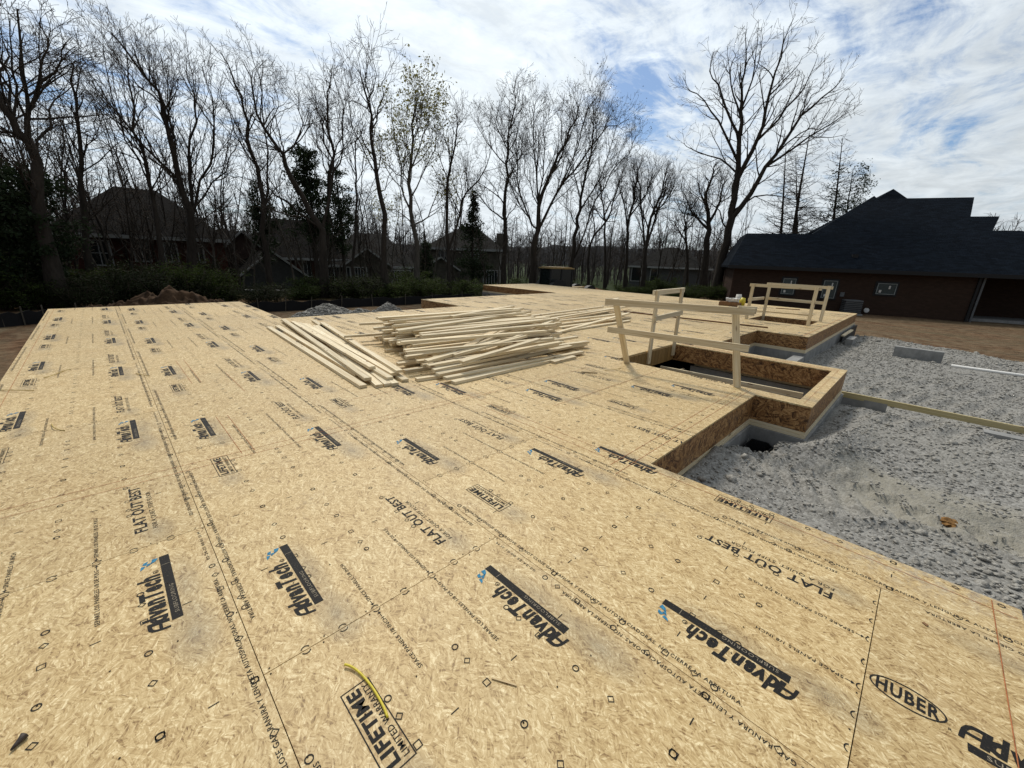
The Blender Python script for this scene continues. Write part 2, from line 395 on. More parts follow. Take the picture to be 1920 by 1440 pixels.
# ------------------------------------------------------------------ mesh helpers
class MB:
    def __init__(s): s.v = []; s.f = []; s.uv = []; s.mi = []; s.n = 0
    def add(s, v, f, uv=None, mi=0):
        b = s.n; s.v.extend([tuple(map(float, p)) for p in v]); s.n += len(v)
        for k, q in enumerate(f):
            s.f.append([b + i for i in q]); s.mi.append(mi)
            s.uv.append(uv[k] if uv else None)
    def box(s, c, ax, ay, az, mi=0):
        """centre and three half-axis vectors; ax is the long axis for the grain"""
        c = np.array(c, float); A = [np.array(a, float) for a in (ax, ay, az)]
        V = [c + i * A[0] + j * A[1] + k * A[2] for i in (-1, 1) for j in (-1, 1) for k in (-1, 1)]
        L = [2 * np.linalg.norm(a) for a in A]
        F = [(0, 1, 3, 2), (4, 6, 7, 5), (0, 4, 5, 1), (2, 3, 7, 6), (0, 2, 6, 4), (1, 5, 7, 3)]
        if np.dot(np.cross(A[0], A[1]), A[2]) < 0: F = [q[::-1] for q in F]
        co = {i: ((i >> 2) & 1, (i >> 1) & 1, i & 1) for i in range(8)}
        uv = []
        for q in F:
            ax_ = [k for k in range(3) if len({co[i][k] for i in q}) > 1]
            o = random.random() * 3
            uv.append([(co[i][ax_[0]] * L[ax_[0]], co[i][ax_[1]] * L[ax_[1]] + o) for i in q])
        s.add(V, F, uv, mi)
    def bb(s, x0, x1, y0, y1, z0, z1, mi=0):
        d = [(x1 - x0) / 2, (y1 - y0) / 2, (z1 - z0) / 2]; c = ((x0 + x1) / 2, (y0 + y1) / 2, (z0 + z1) / 2)
        ax = [(d[0], 0, 0), (0, d[1], 0), (0, 0, d[2])]; o = sorted(range(3), key=lambda i: -d[i])
        s.box(c, ax[o[0]], ax[o[1]], ax[o[2]], mi)
    def beam(s, p, q, wd, ht, up=(0, 0, 1), roll=0):
        p = np.array(p, float); q = np.array(q, float); d = q - p; L = np.linalg.norm(d); d /= L
        u = np.array(up, float); sd_ = np.cross(d, u); sd_ /= np.linalg.norm(sd_); u = np.cross(sd_, d)
        if roll:
            c_, s_ = math.cos(roll), math.sin(roll); sd_, u = sd_ * c_ + u * s_, u * c_ - sd_ * s_
        s.box((p + q) / 2, d * L / 2, sd_ * wd / 2, u * ht / 2)
    def tube(s, pts, rad, k=6, cap=True):
        pts = np.array(pts, float); n = len(pts)
        rad = np.full(n, rad) if np.isscalar(rad) else np.array(rad)
        t = np.gradient(pts, axis=0); t /= np.linalg.norm(t, axis=1)[:, None] + 1e-9
        ref = np.array([0, 0, 1.]) if abs(t[0][2]) < .8 else np.array([1., 0, 0])
        u = np.cross(t, ref); u /= np.linalg.norm(u, axis=1)[:, None] + 1e-9; v_ = np.cross(t, u)
        a = np.linspace(0, 2 * math.pi, k, endpoint=False)
        V = (pts[:, None, :] + rad[:, None, None] * (np.cos(a)[None, :, None] * u[:, None, :] + np.sin(a)[None, :, None] * v_[:, None, :])).reshape(-1, 3)
        F = [(i * k + j, i * k + (j + 1) % k, (i + 1) * k + (j + 1) % k, (i + 1) * k + j) for i in range(n - 1) for j in range(k)]
        if cap: F += [tuple(range(k))[::-1], tuple((n - 1) * k + j for j in range(k))]
        s.add(V, F)
    def mesh(s, name, mats, org=(0, 0, 0), smooth=False):
        me = bpy.data.meshes.new(name)
        o = np.array(org, float)
        me.from_pydata([(a - o[0], b - o[1], c - o[2]) for a, b, c in s.v], [], s.f)
        for M in (mats if isinstance(mats, (list, tuple)) else [mats]): me.materials.append(M)
        if any(s.mi): me.polygons.foreach_set('material_index', s.mi)
        if any(u is not None for u in s.uv):
            l = me.uv_layers.new(name='UVMap'); flat = []
            for q, u in zip(s.f, s.uv):
                if u is None: flat.extend([0.0] * (2 * len(q)))
                else:
                    for a in u: flat.extend(a)
            l.data.foreach_set('uv', flat)
        if smooth: me.polygons.foreach_set('use_smooth', [True] * len(me.polygons))
        me.update(); return me

def link(name, me, parent=None, loc=(0, 0, 0)):
    o = bpy.data.objects.new(name, me); COL.objects.link(o); o.location = loc
    if parent is not None: o.parent = parent
    return o
def thing(name, label, cat, loc=(0, 0, 0), group=None):
    o = link(name, None, None, loc); o.empty_display_size = .2
    return tag(o, label, cat, group)
def tag(o, label=None, cat=None, group=None, kind=None):
    for k, v in (('label', label), ('category', cat), ('group', group), ('kind', kind)):
        if v: o[k] = v
    return o
def part(name, mb, mats, root, parent=None, smooth=False):
    """mesh given in world coordinates, parented under root (an unrotated Empty) or under another part of it"""
    me = mb.mesh(name, mats, tuple(root.location), smooth)
    return link(name, me, parent or root)
def solo(name, mb, mats, org, label, cat, group=None, smooth=False):
    return tag(link(name, mb.mesh(name, mats, org, smooth), None, org), label, cat, group)
def copy_tree(o, parent=None):
    c = o.copy(); COL.objects.link(c); c.parent = parent
    for ch in list(o.children): copy_tree(ch, c)
    return c

def npmesh(name, V, F, mats, smooth=False, mi=None):
    """fast mesh from arrays; F is (n,k)"""
    me = bpy.data.meshes.new(name); V = np.asarray(V, np.float32); F = np.asarray(F, np.int32)
    me.vertices.add(len(V)); me.vertices.foreach_set('co', V.ravel())
    k = F.shape[1]; me.loops.add(F.size); me.loops.foreach_set('vertex_index', F.ravel())
    me.polygons.add(len(F)); me.polygons.foreach_set('loop_start', np.arange(0, F.size, k, dtype=np.int32))
    me.polygons.foreach_set('loop_total', np.full(len(F), k, np.int32))
    for M in (mats if isinstance(mats, (list, tuple)) else [mats]): me.materials.append(M)
    if mi is not None: me.polygons.foreach_set('material_index', np.asarray(mi, np.int32))
    me.update(calc_edges=True)
    if smooth: me.polygons.foreach_set('use_smooth', np.ones(len(F), bool))
    return me

# value noise for terrain
_rs = np.random.RandomState(5); _T = _rs.rand(256, 256)
def vn(x, y, s=1.0):
    x = np.asarray(x, float) * s; y = np.asarray(y, float) * s
    xi = np.floor(x).astype(int); yi = np.floor(y).astype(int); fx = x - xi; fy = y - yi
    fx = fx * fx * (3 - 2 * fx); fy = fy * fy * (3 - 2 * fy)
    a = _T[xi % 256, yi % 256]; b = _T[(xi + 1) % 256, yi % 256]; c = _T[xi % 256, (yi + 1) % 256]; d = _T[(xi + 1) % 256, (yi + 1) % 256]
    return (a * (1 - fx) + b * fx) * (1 - fy) + (c * (1 - fx) + d * fx) * fy
def fbm(x, y, s=1.0, o=4):
    r = 0; a = .5
    for i in range(o): r = r + a * (vn(x + 17 * i, y - 9 * i, s) - .5); s *= 2.1; a *= .5
    return r
def sst(a, b, x):
    t = np.clip((x - a) / (b - a), 0, 1); return t * t * (3 - 2 * t)

# ------------------------------------------------------------------ ground
def gz(x, y):
    x = np.asarray(x, float); y = np.asarray(y, float)
    z = -1.15 + .16 * fbm(x, y, .25) * sst(0, 12, np.hypot(x - 8, y - 5) - 8)
    far = np.hypot(x, y)
    z = z - .75 * sst(26, 40, y * .85 + x * .45) - 1.0 * sst(50, 110, far)
    z = z + .16 * np.exp(-((x - 24) / 3.0) ** 2) * sst(4, -2, y)
    return float(z) if z.ndim == 0 else z
def grv(x, y):
    """top of the crushed stone fill beside the deck"""
    x = np.asarray(x, float); y = np.asarray(y, float)
    z = -.50 - .16 * sst(7, 13, x) - .12 * sst(13, 19, x) + .10 * fbm(x, y, .5) + .045 * fbm(x, y, 2.6) + .012 * fbm(x, y, 9.0, 2)
    z = z + .14 * np.exp(-((x - 5.6) ** 2 / .3 + (y + 2.25) ** 2 / .06)) + .10 * np.exp(-((x - 6.1) ** 2 / .9 + (y + 2.35) ** 2 / .05))
    z = z + .15 * np.exp(-((y + 1.45) / .40) ** 2) * sst(5.1, 4.3, x) * sst(2.5, 3.0, x)
    z = z + .05 * np.exp(-((x - 5.2) ** 2 + (y + 1.75) ** 2) / .35)
    z = z - .66 * np.exp(-(((x - 5.30) / .25) ** 4 + ((y + 1.585) / .16) ** 4))       # hole by the foundation
    z = z - .13 * np.exp(-((x - 8.9) ** 2 / .5 + (y + 2.6) ** 2 / 1.2))
    z = z + .10 * np.exp(-((x - 7.2) / .9) ** 2) * sst(-1.8, -2.6, y)
    tr = x + .9 * (vn(x, y, 1.2) - .5)
    z = z - .05 * np.exp(-((tr - 5.0) / .46) ** 4) + .052 * np.exp(-((tr - 5.0) / .42) ** 6) * (np.sin((y + .55 * np.abs(tr - 5.0)) * 34) > .30) * (np.abs(np.abs(tr - 5.0) - .20) < .13)
    z = z + .05 * (np.exp(-((tr - 4.45) / .09) ** 2) + np.exp(-((tr - 5.55) / .10) ** 2))
    for c in (7.6, 10.0, 11.9):
        z = z + .034 * np.exp(-((x - c) / .45) ** 4) * np.sin(y * 21 + (x - c) * 6) * sst(-1.0, -2.0, y)
    # edge of the fill sinks below the soil
    e = 21.0 + 1.1 * (vn(x, y, .6) - .5) * 2 + .12 * (y + 1) * 0 - x
    z = z - (1 - sst(0, 1.7, e)) * 1.0
    return float(z) if z.ndim == 0 else z

def grid_obj(name, xs, ys, fz, M, smooth=True, kind='structure'):
    X, Y = np.meshgrid(xs, ys, indexing='ij'); Z = fz(X, Y)
    V = np.stack([X, Y, Z], -1).reshape(-1, 3); nx, ny = len(xs), len(ys)
    i, j = np.meshgrid(np.arange(nx - 1), np.arange(ny - 1), indexing='ij'); a = (i * ny + j).ravel()
    F = np.stack([a, a + ny, a + ny + 1, a + 1], -1)
    o = link(name, npmesh(name, V, F, M, smooth)); tag(o, kind=kind); return o
def axis(lo, hi, nlo, nhi, fine, grow=1.25):
    c = list(np.arange(nlo, nhi + fine / 2, fine)); s = fine
    while c[-1] < hi: s *= grow; c.append(c[-1] + s)
    s = fine
    while c[0] > lo: s *= grow; c.insert(0, c[0] - s)
    return np.array(c)
grid_obj('ground', axis(-900, 1200, -12, 48, .45), axis(-900, 1200, -14, 42, .45), gz, GROUND)
grid_obj('gravel_bed', np.concatenate([np.arange(2.85, 9.5, .045), np.arange(9.5, 23.4, .075)]), np.arange(-12, .32, .05), grv, GRAV)

# loose crushed stone lying on the bed: nobody could count it
def stones(name, n, place, seed, label):
    rs = np.random.RandomState(seed)
    ico = np.array([(0, -.53, .85), (.53, .85, 0), (-.53, .85, 0), (-.53, -.85, 0), (.53, -.85, 0), (0, .53, .85), (.85, 0, .53), (.85, 0, -.53), (-.85, 0, .53), (-.85, 0, -.53), (0, .53, -.85), (0, -.53, -.85)])
    fi = np.array([(0, 6, 5), (0, 5, 8), (5, 2, 8), (5, 1, 2), (5, 6, 1), (6, 7, 1), (1, 7, 10), (1, 10, 2), (2, 10, 9), (2, 9, 8), (8, 9, 3), (8, 3, 0), (0, 3, 4), (0, 4, 6), (4, 7, 6), (4, 11, 7), (7, 11, 10), (10, 11, 9), (9, 11, 3), (3, 11, 4)])
    c, s = place(rs, n); n = len(c)
    V = ico[None] * (1 + .45 * (rs.rand(n, 12, 1) - .5)) * (s[:, None, None] * (.6 + .8 * rs.rand(n, 1, 3)) * np.array([1, 1, .55]))
    a = rs.rand(n) * 6.28; ca, sa = np.cos(a)[:, None], np.sin(a)[:, None]
    V = np.stack([V[..., 0] * ca - V[..., 1] * sa, V[..., 0] * sa + V[..., 1] * ca, V[..., 2] + .35 * V[..., 0]], -1) + c[:, None, :]
    F = (fi[None] + 12 * np.arange(n)[:, None, None]).reshape(-1, 3)
    o = link(name, npmesh(name, V.reshape(-1, 3), F, STONE)); tag(o, label, 'gravel', kind='stuff'); return o
def place_bed(rs, n):
    u = rs.rand(n); x = 2.95 + 18.5 * u ** 1.75; y = .2 - 9.5 * rs.rand(n) ** 1.15
    ok = ~((x > 5.5) & (x < 8.45) & (y > -2.1)) & ~((x > 11.75) & (y > -.9)) & ~((x < 3.0) & (y > -1.5)) & ~((x < 5.6) & (y > -1.45))
    tr = np.abs(x + .9 * (vn(x, y, 1.2) - .5) - 5.0)
    ok &= ~((tr < .50) & (rs.rand(n) < .955) & (y < -2.35 + .4 * (vn(x, y, 3) - .5)))
    ok &= (vn(x, y, .8) + .35 * rs.rand(n) > .32)
    x, y = x[ok], y[ok]
    s = (.005 + .012 * rs.rand(len(x)) ** 2.4) * (1 + .05 * x)
    bigk = rs.rand(len(x)) < .02; s[bigk] *= 2.3
    pile = np.exp(-((x - 3.7) ** 2 / .5 + (y + 3.6) ** 2 / .3)); s = s * (1 + .5 * pile)
    # lug prints pressed up along the wheel track
    lx, ly = [], []
    for row, o_ in ((-.36, 0), (-.13, .10), (.13, .02), (.36, .12)):
        for i in range(26):
            c = 14; yc = -2.1 - .205 * i - o_ - .35 * abs(row); xc = 5.0 + row
            for _ in range(3): xc = 5.0 + row - .9 * (float(vn(xc, yc, 1.2)) - .5)
            if rs.rand() < .85: lx.append(xc + rs.normal(size=c) * .045); ly.append(yc + rs.normal(size=c) * .022)
    lx = np.concatenate(lx); ly = np.concatenate(ly); ls = rs.uniform(.007, .015, len(lx))
    x = np.append(x, lx); y = np.append(y, ly); s = np.append(s, ls)
    return np.stack([x, y, grv(x, y) + s * .25], -1), s
stones('gravel', 60000, place_bed, 3, 'loose grey crushed stone strewn over the bed beside the deck')

# ------------------------------------------------------------------ gravel heap and spoil heaps
def heap(name, cx, cy, rx, ry, h, M, label, cat, peaks, ang=0, rough=.10, res=70, fs=2.2, z0=-1.2, pw=.85):
    t = np.linspace(-1.15, 1.15, res); X, Y = np.meshgrid(t, t, indexing='ij'); r = np.hypot(X, Y)
    H = np.zeros_like(X)
    for (px_, py_, s_, k_) in peaks: H = np.maximum(H, k_ * np.clip(1 - np.hypot(X - px_, Y - py_) / s_, 0, 1) ** pw)
    ca, sa = math.cos(ang), math.sin(ang)
    wx = X * rx; wy = Y * ry; gx = cx + wx * ca - wy * sa; gy = cy + wx * sa + wy * ca
    Z = H * h + (rough * (fbm(gx, gy, fs, 5)) * 2 + rough * .8 * (vn(gx, gy, 9) - .5)) * sst(0, .25, H)
    V = np.stack([gx - cx, gy - cy, Z - .1], -1).reshape(-1, 3); n = res
    i, j = np.meshgrid(np.arange(n - 1), np.arange(n - 1), indexing='ij'); a = (i * n + j).ravel()
    F = np.stack([a, a + n, a + n + 1, a + 1], -1)
    me = npmesh(name, V, F, M)
    return tag(link(name, me, None, (cx, cy, z0)), label, cat)

# ------------------------------------------------------------------ the subfloor deck
W, LEN = 1.2192, 2.4384
RECTS = [(-1.22, 2.78, -3.36, 12.3), (2.78, 5.6, -1.39, 8.15), (5.6, 8.38, -2.0, 8.15), (8.2, 11.85, .3, 10.6), (11.85, 20.5, -.83, 10.6), (16.1, 20.5, 10.6, 16.3)]
OPEN1 = (5.86, 8.07, -1.83, .82); OPEN2 = (14.25, 15.85, -.37, 1.23)
def in_deck(x, y):
    if not any(a < x < b and c < y < d for a, b, c, d in RECTS): return False
    return not any(a < x < b and c < y < d for a, b, c, d in (OPEN1, OPEN2))
XB = sorted({v for r in RECTS + [OPEN1, OPEN2] for v in r[:2]}); YB = sorted({v for r in RECTS + [OPEN1, OPEN2] for v in r[2:]})
OUTLINE = [(-1.22, -3.36), (2.78, -3.36), (2.78, -1.39), (5.6, -1.39), (5.6, -2.0), (8.38, -2.0), (8.38, .3), (11.85, .3), (11.85, -.83), (20.5, -.83), (20.5, 16.3), (16.1, 16.3), (16.1, 10.6), (8.2, 10.6), (8.2, 8.15), (2.78, 8.15), (2.78, 12.3), (-1.22, 12.3)]
def rect_cw(r): a, b, c, d = r; return [(a, c), (a, d), (b, d), (b, c)]
def offs(poly, d):
    n = len(poly); out = []
    for i in range(n):
        a = np.array(poly[i - 1]); b = np.array(poly[i]); c = np.array(poly[(i + 1) % n])
        t1 = (b - a) / np.linalg.norm(b - a); t2 = (c - b) / np.linalg.norm(c - b)
        n1 = np.array([-t1[1], t1[0]]); n2 = np.array([-t2[1], t2[0]])
        out.append(b + d * (n1 + n2))
    return out
def ring(mb, poly, d1, d2, z0, z1):
    A, B = offs(poly, d1), offs(poly, d2); n = len(poly)
    for i in range(n):
        j = (i + 1) % n
        q = [(*A[i], z0), (*A[j], z0), (*A[j], z1), (*A[i], z1)]; r = [(*B[i], z0), (*B[j], z0), (*B[j], z1), (*B[i], z1)]
        L = float(np.linalg.norm(A[j] - A[i])); H = z1 - z0; D = abs(d2 - d1)
        uv = [(0, 0), (L, 0), (L, H), (0, H)]; uw = [(0, 0), (L, 0), (L, D), (0, D)]
        mb.add(q, [(0, 1, 2, 3)], [uv]); mb.add(r, [(3, 2, 1, 0)], [uv[::-1]])
        mb.add([q[3], q[2], r[2], r[3]], [(0, 1, 2, 3)], [uw]); mb.add([q[0], r[0], r[1], q[1]], [(0, 1, 2, 3)], [uw])

# --- panel printing (writing on the boards), built once in panel space: x across, y = -distance from the panel's far end
def text2d(body, shear=0.0, offset=0.0, spacing=1.0, res=2):
    cu_ = bpy.data.curves.new('t', 'FONT'); cu_.body = body; cu_.size = 1; cu_.shear = shear; cu_.offset = offset
    cu_.space_character = spacing; cu_.resolution_u = res; cu_.fill_mode = 'FRONT'
    ob = bpy.data.objects.new('t', cu_); COL.objects.link(ob)
    dg = bpy.context.evaluated_depsgraph_get(); me = bpy.data.meshes.new_from_object(ob.evaluated_get(dg))
    V = np.array([v.co[:2] for v in me.vertices]); F = [list(p.vertices) for p in me.polygons]
    bpy.data.objects.remove(ob); bpy.data.curves.remove(cu_); bpy.data.meshes.remove(me)
    V = (V - V.min(0)) / (V.max(0) - V.min(0)); return V, F
def put_text(mb, body, x0, t0, L, H, rev=False, z=.0012, mi=0, **kw):
    V, F = text2d(body, **kw)
    if rev: Q = [(x0 + v * H, -t0 - u * L, z) for u, v in V]
    else: Q = [(x0 - v * H, -t0 + u * L, z) for u, v in V]
    mb.add(Q, F, mi=mi)
def quad(mb, x0, x1, t0, t1, z=.0012, mi=0): mb.add([(x0, -t0, z), (x1, -t0, z), (x1, -t1, z), (x0, -t1, z)], [(3, 2, 1, 0)], mi=mi)
def loop(mb, x, t, r, k, w_=.0042, rot=0.0, z=.0018, a0=0, a1=1):
    closed = (a1 - a0) >= 1; n = k if closed else k + 1
    an = [rot + 2 * math.pi * (a0 + (a1 - a0) * i / k) for i in range(n)]
    V = [(x + (r + s_) * math.cos(a), -t + (r + s_) * math.sin(a), z) for a in an for s_ in (-w_ / 2, w_ / 2)]
    mb.add(V, [(2 * i, 2 * i + 1, (2 * ((i + 1) % n)) + 1, 2 * ((i + 1) % n)) for i in range(k)])
def letter_a(mb, x0, t0, L, H, rev=False):
    """the round-shouldered capital A the printing uses"""
    path = [(.10, .0), (.10, .30), (.12, .55), (.20, .76), (.36, .88), (.60, .90), (.86, .90)]; w_ = .17
    def put(pts, z):
        Q = [((u + .18 * v) * L, v * H) for u, v in pts]
        mb.add([((x0 + b, -t0 - a, z) if rev else (x0 - b, -t0 + a, z)) for a, b in Q], [tuple(range(len(pts)))])
    for i in range(len(path) - 1):
        (a, b), (c, d) = path[i], path[i + 1]; n = np.array([-(d - b), c - a]); n = n / np.linalg.norm(n); e = np.array([c - a, d - b]) * .12
        put([(a - e[0] - n[0] * w_ * .6, b - e[1] * (i > 0) - n[1] * w_ * .6), (c + e[0] - n[0] * w_ * .6, d + e[1] - n[1] * w_ * .6), (c + e[0] + n[0] * w_ * .6, d + e[1] + n[1] * w_ * .6), (a - e[0] + n[0] * w_ * .6, b - e[1] * (i > 0) + n[1] * w_ * .6)], .0012 + .00004 * i)
    put([(.70, 0), (1.02, 0), (1.02, 1.0), (.70, 1.0)], .0015); put([(.12, .34), (.80, .34), (.80, .50), (.12, .50)], .00155)
def logo(mb, dx, dt):
    letter_a(mb, .993 + dx, .718 + dt, .062, .074); put_text(mb, "dvanTech", .993 + dx, .655 + dt, .362, .088, shear=.20, offset=.047, spacing=1.16)
    quad(mb, 1.0 + dx, 1.040 + dx, .15 + dt, .68 + dt)
    quad(mb, 1.004 + dx, 1.037 + dx, .233 + dt, .236 + dt, .0022, 2)
    put_text(mb, "SUBFLOORING", 1.031 + dx, .64 + dt, .22, .016, z=.0022, mi=2, spacing=1.15)
    loop(mb, .978 + dx, .272 + dt, .010, 10, .003); put_text(mb, "R", .983 + dx, .277 + dt, .008, .010)
    for (x, t, a, b, sk) in ((.985, .172, .020, .034, .012), (.962, .190, .016, .020, .01), (.948, .165, .015, .020, -.01), (.936, .205, .014, .028, .012)):
        mb.add([(x - a + dx, -t - b / 2 - dt, .0014), (x + dx, -t - b / 2 + sk - dt, .0014), (x + a * .6 + dx, -t + b / 2 - dt, .0014), (x - a * .6 + dx, -t + b / 2 + sk * .4 - dt, .0014)], [(0, 1, 2, 3)], mi=1)
EDGE = "SELF-SPACING TONGUE AND GROOVE. DO NOT CLOSE GAP. RANURA Y LENGUETA AUTOSPACIADORAS. NO CIERRE LA ABERTURA."
pm = MB()
logo(pm, 0, 0); logo(pm, -.735, 1.55)
put_text(pm, "FLAT OUT BEST", .982, 2.27, .62, .060, offset=.022, spacing=1.06); put_text(pm, "TM", .937, 1.64, .018, .009)
put_text(pm, "FOR A QUIET, STIFF FLOOR", 1.030, 2.27, .50, .028, spacing=1.06)
for a in ((.180, .184, .28, .63), (.286, .290, .28, .63), (.1845, .2855, .28, .284), (.1845, .2855, .626, .63)): quad(pm, *a)
put_text(pm, "LIFETIME", .243, .610, .315, .048, offset=.04, spacing=1.12); put_text(pm, "LIMITED WARRANTY", .276, .610, .315, .022, offset=.006, spacing=1.06)
put_text(pm, EDGE, 1.192, 2.26, 1.74, .0185, offset=.006, spacing=1.12); put_text(pm, "02-24-25 00:01 SI M", 1.192, .34, .30, .014, spacing=1.1)
put_text(pm, EDGE, .030, .43, 1.70, .0185, rev=True, offset=.006, spacing=1.12); put_text(pm, "TOUGHNESS · STRENGTH", .075, 2.40, .26, .009, rev=False, spacing=1.1) if False else None
for end in (0, 1):
    e = 0 if end == 0 else LEN; s_ = 1 if end == 0 else -1
    put_text(pm, "SPACE PANELS 1/8 INCH", .470, .385 if end == 0 else LEN - .06, .32, .017, offset=.004, spacing=1.08)
    put_text(pm, "SEPARE LOS PANELES 1/8 DE PULG", .775, .505 if end == 0 else LEN - .06, .44, .017, offset=.004, spacing=1.08)
    for x in (.462, .767):
        quad(pm, x - .0015, x + .0015, *((.030, .060) if end == 0 else (LEN - .055, LEN - .030)))
        tt = e + s_ * .024; pm.add([(x - .008, -(tt + s_ * .012), .0016), (x + .008, -(tt + s_ * .012), .0016), (x, -tt, .0016)], [(0, 1, 2) if end == 0 else (2, 1, 0)])
    for x in (.155, .31, .462, .61, .767, .91, 1.065): loop(pm, x, e + s_ * .002, .017, 9, .004, a0=.56 if end == 0 else .06, a1=.94 if end == 0 else .44)
for x in (.305, .612, .912):
    for k in range(1, 6):
        if .406 * k < 2.3: loop(pm, x, .406 * k, .0125, 10)
        if .488 * k < 2.3: loop(pm, x, .488 * k, .0140, 4)
        if .61 * k < 2.3: loop(pm, x, .61 * k, .0165, 4, rot=math.pi / 4)
for x in (.028, 1.190):
    for k in range(1, 6):
        if .406 * k < 2.3: loop(pm, x, .406 * k, .013, 10)
        if .488 * k < 2.3: loop(pm, x, .488 * k, .0145, 4)
        if .61 * k < 2.3: loop(pm, x, .61 * k, .0165, 4, rot=math.pi / 4)
for x in (.16, .46, .76, 1.06):
    for k in (1, 2, 3): quad(pm, x - .017, x + .017, .61 * k - .002, .61 * k + .002)
_r = random.Random(3)
for k in range(7):                       # nail heads along the joists
    for i in range(7):
        if _r.random() < .8:
            x = .02 + i * .196 + _r.uniform(-.02, .02); t_ = min(max(.014, .406 * k + _r.uniform(-.012, .012)), LEN - .014)
            pm.add([(x + .0036 * math.cos(a * math.pi / 3), -t_ + .0036 * math.sin(a * math.pi / 3), .0021) for a in range(6)], [(0, 1, 2, 3, 4, 5)], mi=3)
PRINT = pm.mesh('panel_print', [INK, BLUE, TAN, DARK])
# the board turned end for end in the bottom right corner shows another part of the print
hp = MB()
hx, hy = .63, 2.365
def orv(x, t, rx, rt, k=36, w_=.006):
    V = []
    for i in range(k):
        a = 2 * math.pi * i / k
        for s2 in (1, 1 - w_ / rx): V.append((x + rx * s2 * math.cos(a), -(t + (rt - (0 if s2 == 1 else w_)) * math.sin(a)), .0014))
    hp.add(V, [(2 * i, 2 * ((i + 1) % k), (2 * ((i + 1) % k)) + 1, 2 * i + 1) for i in range(k)])
orv(.545, .125, .058, .112)
put_text(hp, "HUBER", .511, .034, .184, .070, rev=True, offset=.03, spacing=1.14)
put_text(hp, "R", .500, .238, .010, .012, rev=True)
letter_a(hp, .500, .262, .075, .085, rev=True); put_text(hp, "dvanTech", .500, .338, .40, .100, rev=True, shear=.20, offset=.047, spacing=1.16)
quad(hp, .455, .492, .285, .80); put_text(hp, "SUBFLOORING", .463, .33, .24, .019, rev=True, z=.0022, mi=2, spacing=1.15)
put_text(hp, EDGE, .030, .10, 1.70, .0185, rev=True, offset=.006, spacing=1.12)
put_text(hp, EDGE, 1.192, 1.9, 1.74, .0185, offset=.006, spacing=1.12)
HPRINT = hp.mesh('panel_print', [INK, BLUE, TAN])

def clipped(me, rects):
    out = bmesh.new()
    for (x0, x1, y0, y1) in rects:
        b = bmesh.new(); b.from_mesh(me)
        for co, no in (((x0, 0, 0), (-1, 0, 0)), ((x1, 0, 0), (1, 0, 0)), ((0, y0, 0), (0, -1, 0)), ((0, y1, 0), (0, 1, 0))):
            bmesh.ops.bisect_plane(b, geom=b.verts[:] + b.edges[:] + b.faces[:], plane_co=co, plane_no=no, clear_outer=True, dist=1e-6)
        tmp = bpy.data.meshes.new('x'); b.to_mesh(tmp); b.free(); out.from_mesh(tmp); bpy.data.meshes.remove(tmp)
    r = bpy.data.meshes.new('panel_print'); out.to_mesh(r); out.free()
    for M in me.materials: r.materials.append(M)
    return r

deck = thing('subfloor_deck', 'wide tan strand board deck with black printing, raised on brown rim boards', 'subfloor', (0, 0, 0))
TOPS = [0, 1.22, 2.02, .77, 2.43, 1.21]
pieces = []
for r in range(-1, 17):
    x0, x1 = r * W + .0016, (r + 1) * W - .0016
    top0 = TOPS[(r + 1) % 6]; k0 = top0 - LEN * 4
    for k in range(12):
        yt = k0 + LEN * k - .0018; yb = yt - LEN + .0036
        if yt < -3.4 or yb > 16.4: continue
        xs = [x0] + [v for v in XB if x0 < v < x1] + [x1]; ys = [yb] + [v for v in YB if yb < v < yt] + [yt]
        cells = {(i, j) for i in range(len(xs) - 1) for j in range(len(ys) - 1) if in_deck((xs[i] + xs[i + 1]) / 2, (ys[j] + ys[j + 1]) / 2)}
        if not cells: continue
        area = sum((xs[i + 1] - xs[i]) * (ys[j + 1] - ys[j]) for i, j in cells)
        if area < .004: continue
        pieces.append((math.hypot((x0 + x1) / 2 + .17, (yb + yt) / 2 + 2.7), r, k, xs, ys, cells, area))
pieces.sort(key=lambda p_: p_[0])
FULLP = {}
rest = MB(); rest_print = []
def cells_mesh(mb, xs, ys, cells, ox, oy):
    for i, j in cells:
        a, b, c, d = xs[i] - ox, xs[i + 1] - ox, ys[j] - oy, ys[j + 1] - oy
        mb.add([(a, c, 0), (b, c, 0), (b, d, 0), (a, d, 0)], [(0, 1, 2, 3)])
        for (ii, jj, q) in ((i - 1, j, [(a, d), (a, c)]), (i + 1, j, [(b, c), (b, d)]), (i, j - 1, [(a, c), (b, c)]), (i, j + 1, [(b, d), (a, d)])):
            if (ii, jj) not in cells: mb.add([(*q[0], -.018), (*q[1], -.018), (*q[1], 0), (*q[0], 0)], [(0, 1, 2, 3)])
n_p = 0
